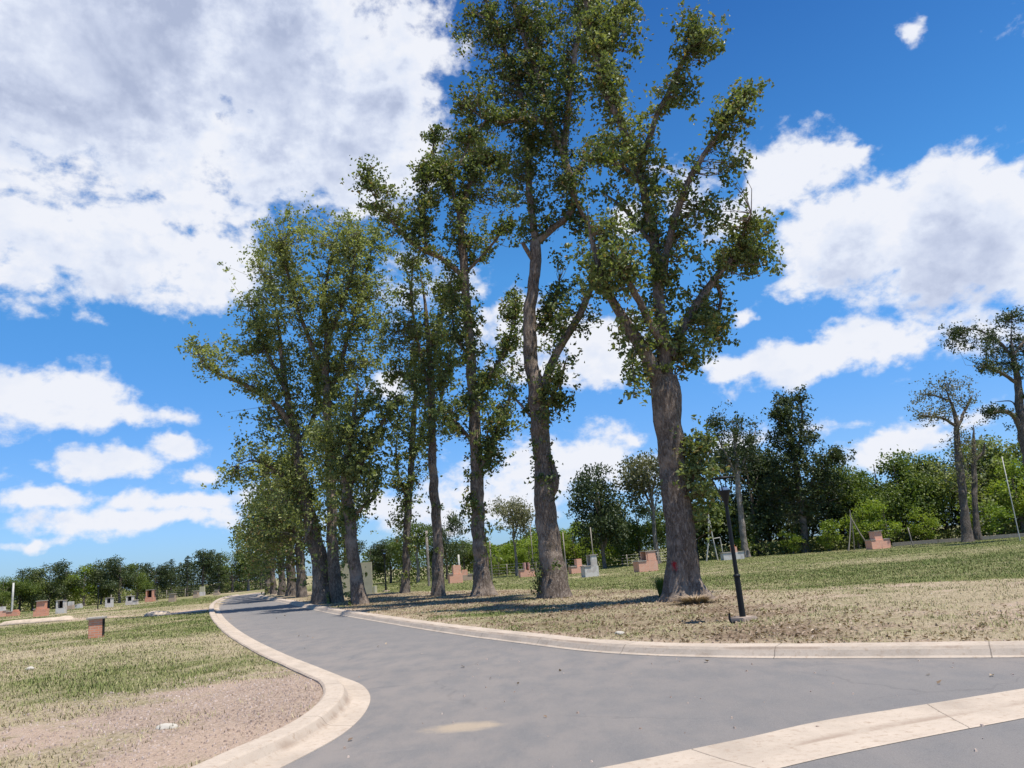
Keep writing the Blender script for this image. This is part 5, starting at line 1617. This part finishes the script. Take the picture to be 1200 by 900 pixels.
def litter_obj(n, seed):
    rng = np.random.default_rng(seed)
    Yv = 8 + (52 - 8) * rng.uniform(0, 1, n); Xv = rng.uniform(-.72, .75, n) * (Yv + 2)
    rd, dirt, green, lit, gravel = masks(Xv, Yv)
    ok = (rd > .5) & (rng.uniform(0, 1, n) < np.clip(lit * .8, 0, 1))
    road = (rd < -.05) & (rng.uniform(0, 1, n) < .0022)
    ok |= road
    P_ = np.stack([Xv, Yv, np.zeros(n)], 1)[ok]
    rr = rd[ok]
    P_[:, 2] = np.where(rr < 0, .012, land_z(P_[:, 0], P_[:, 1]) + .015)
    V, Q = leaf_quads(P_, .085, rng, up=3.0)
    V[:, 2] = np.maximum(V[:, 2], np.repeat(P_[:, 2], 4) - .006)
    return mesh_np('leaf_litter', V, Q, mat=MAT['litter'])


tag(link('leaf_litter', litter_obj(150000, 8)), 'fallen dry leaves under the tree row', 'leaf litter', kind='stuff')


def pebbles(n, seed):
    rng = np.random.default_rng(seed)
    Yv = 5 + 13 * rng.uniform(0, 1, n) ** 1.3; Xv = rng.uniform(-.75, .75, n) * (Yv + 2)
    rd, dirt, green, lit, gravel = masks(Xv, Yv)
    pr = np.where(rd > .62, np.clip(gravel * .75 + (dirt - .45) * .4, 0, 1), np.where(rd < -.05, .006, 0))
    ok = rng.uniform(0, 1, n) < pr
    X, Y = Xv[ok], Yv[ok]; rr = rd[ok]
    m = len(X)
    Z = np.where(rr < 0, .003, land_z(X, Y) + .004)
    s = np.where(rr < 0, .010, .011) * rng.uniform(.5, 1.8, m) ** 1.3
    T = np.array([[1, 0, 0], [0, 1, 0], [-1, 0, 0], [0, -1, 0]], float)
    a = rng.uniform(0, 6.28, m); ca, sa = np.cos(a), np.sin(a)
    ring = np.stack([np.stack([T[k, 0] * ca - T[k, 1] * sa * .7, T[k, 0] * sa + T[k, 1] * ca * .7, np.zeros(m)], 1) for k in range(4)], 1)
    C = np.stack([X, Y, Z], 1)[:, None, :]
    lowr = C + ring * s[:, None, None] * np.array([1, 1, 1]) + np.array([0, 0, -.005])
    top = C + ring * s[:, None, None] * .6 * rng.uniform(.6, 1.1, (m, 4, 1)) + np.array([0, 0, 1.0]) * (s * rng.uniform(.45, .9, m))[:, None, None]
    V = np.concatenate([lowr, top], 1)
    k = (np.arange(m) * 8)[:, None]
    Q = np.concatenate([k + np.array(q) for q in ([0, 1, 5, 4], [1, 2, 6, 5], [2, 3, 7, 6], [3, 0, 4, 7], [4, 5, 6, 7])])
    return mesh_np('gravel', V.reshape(-1, 3), Q, mat=MAT['pebble'])


tag(link('gravel', pebbles(60000, 12)), 'scattered gravel on the bare earth and the road', 'gravel', kind='stuff')

bpy.context.view_layer.update()
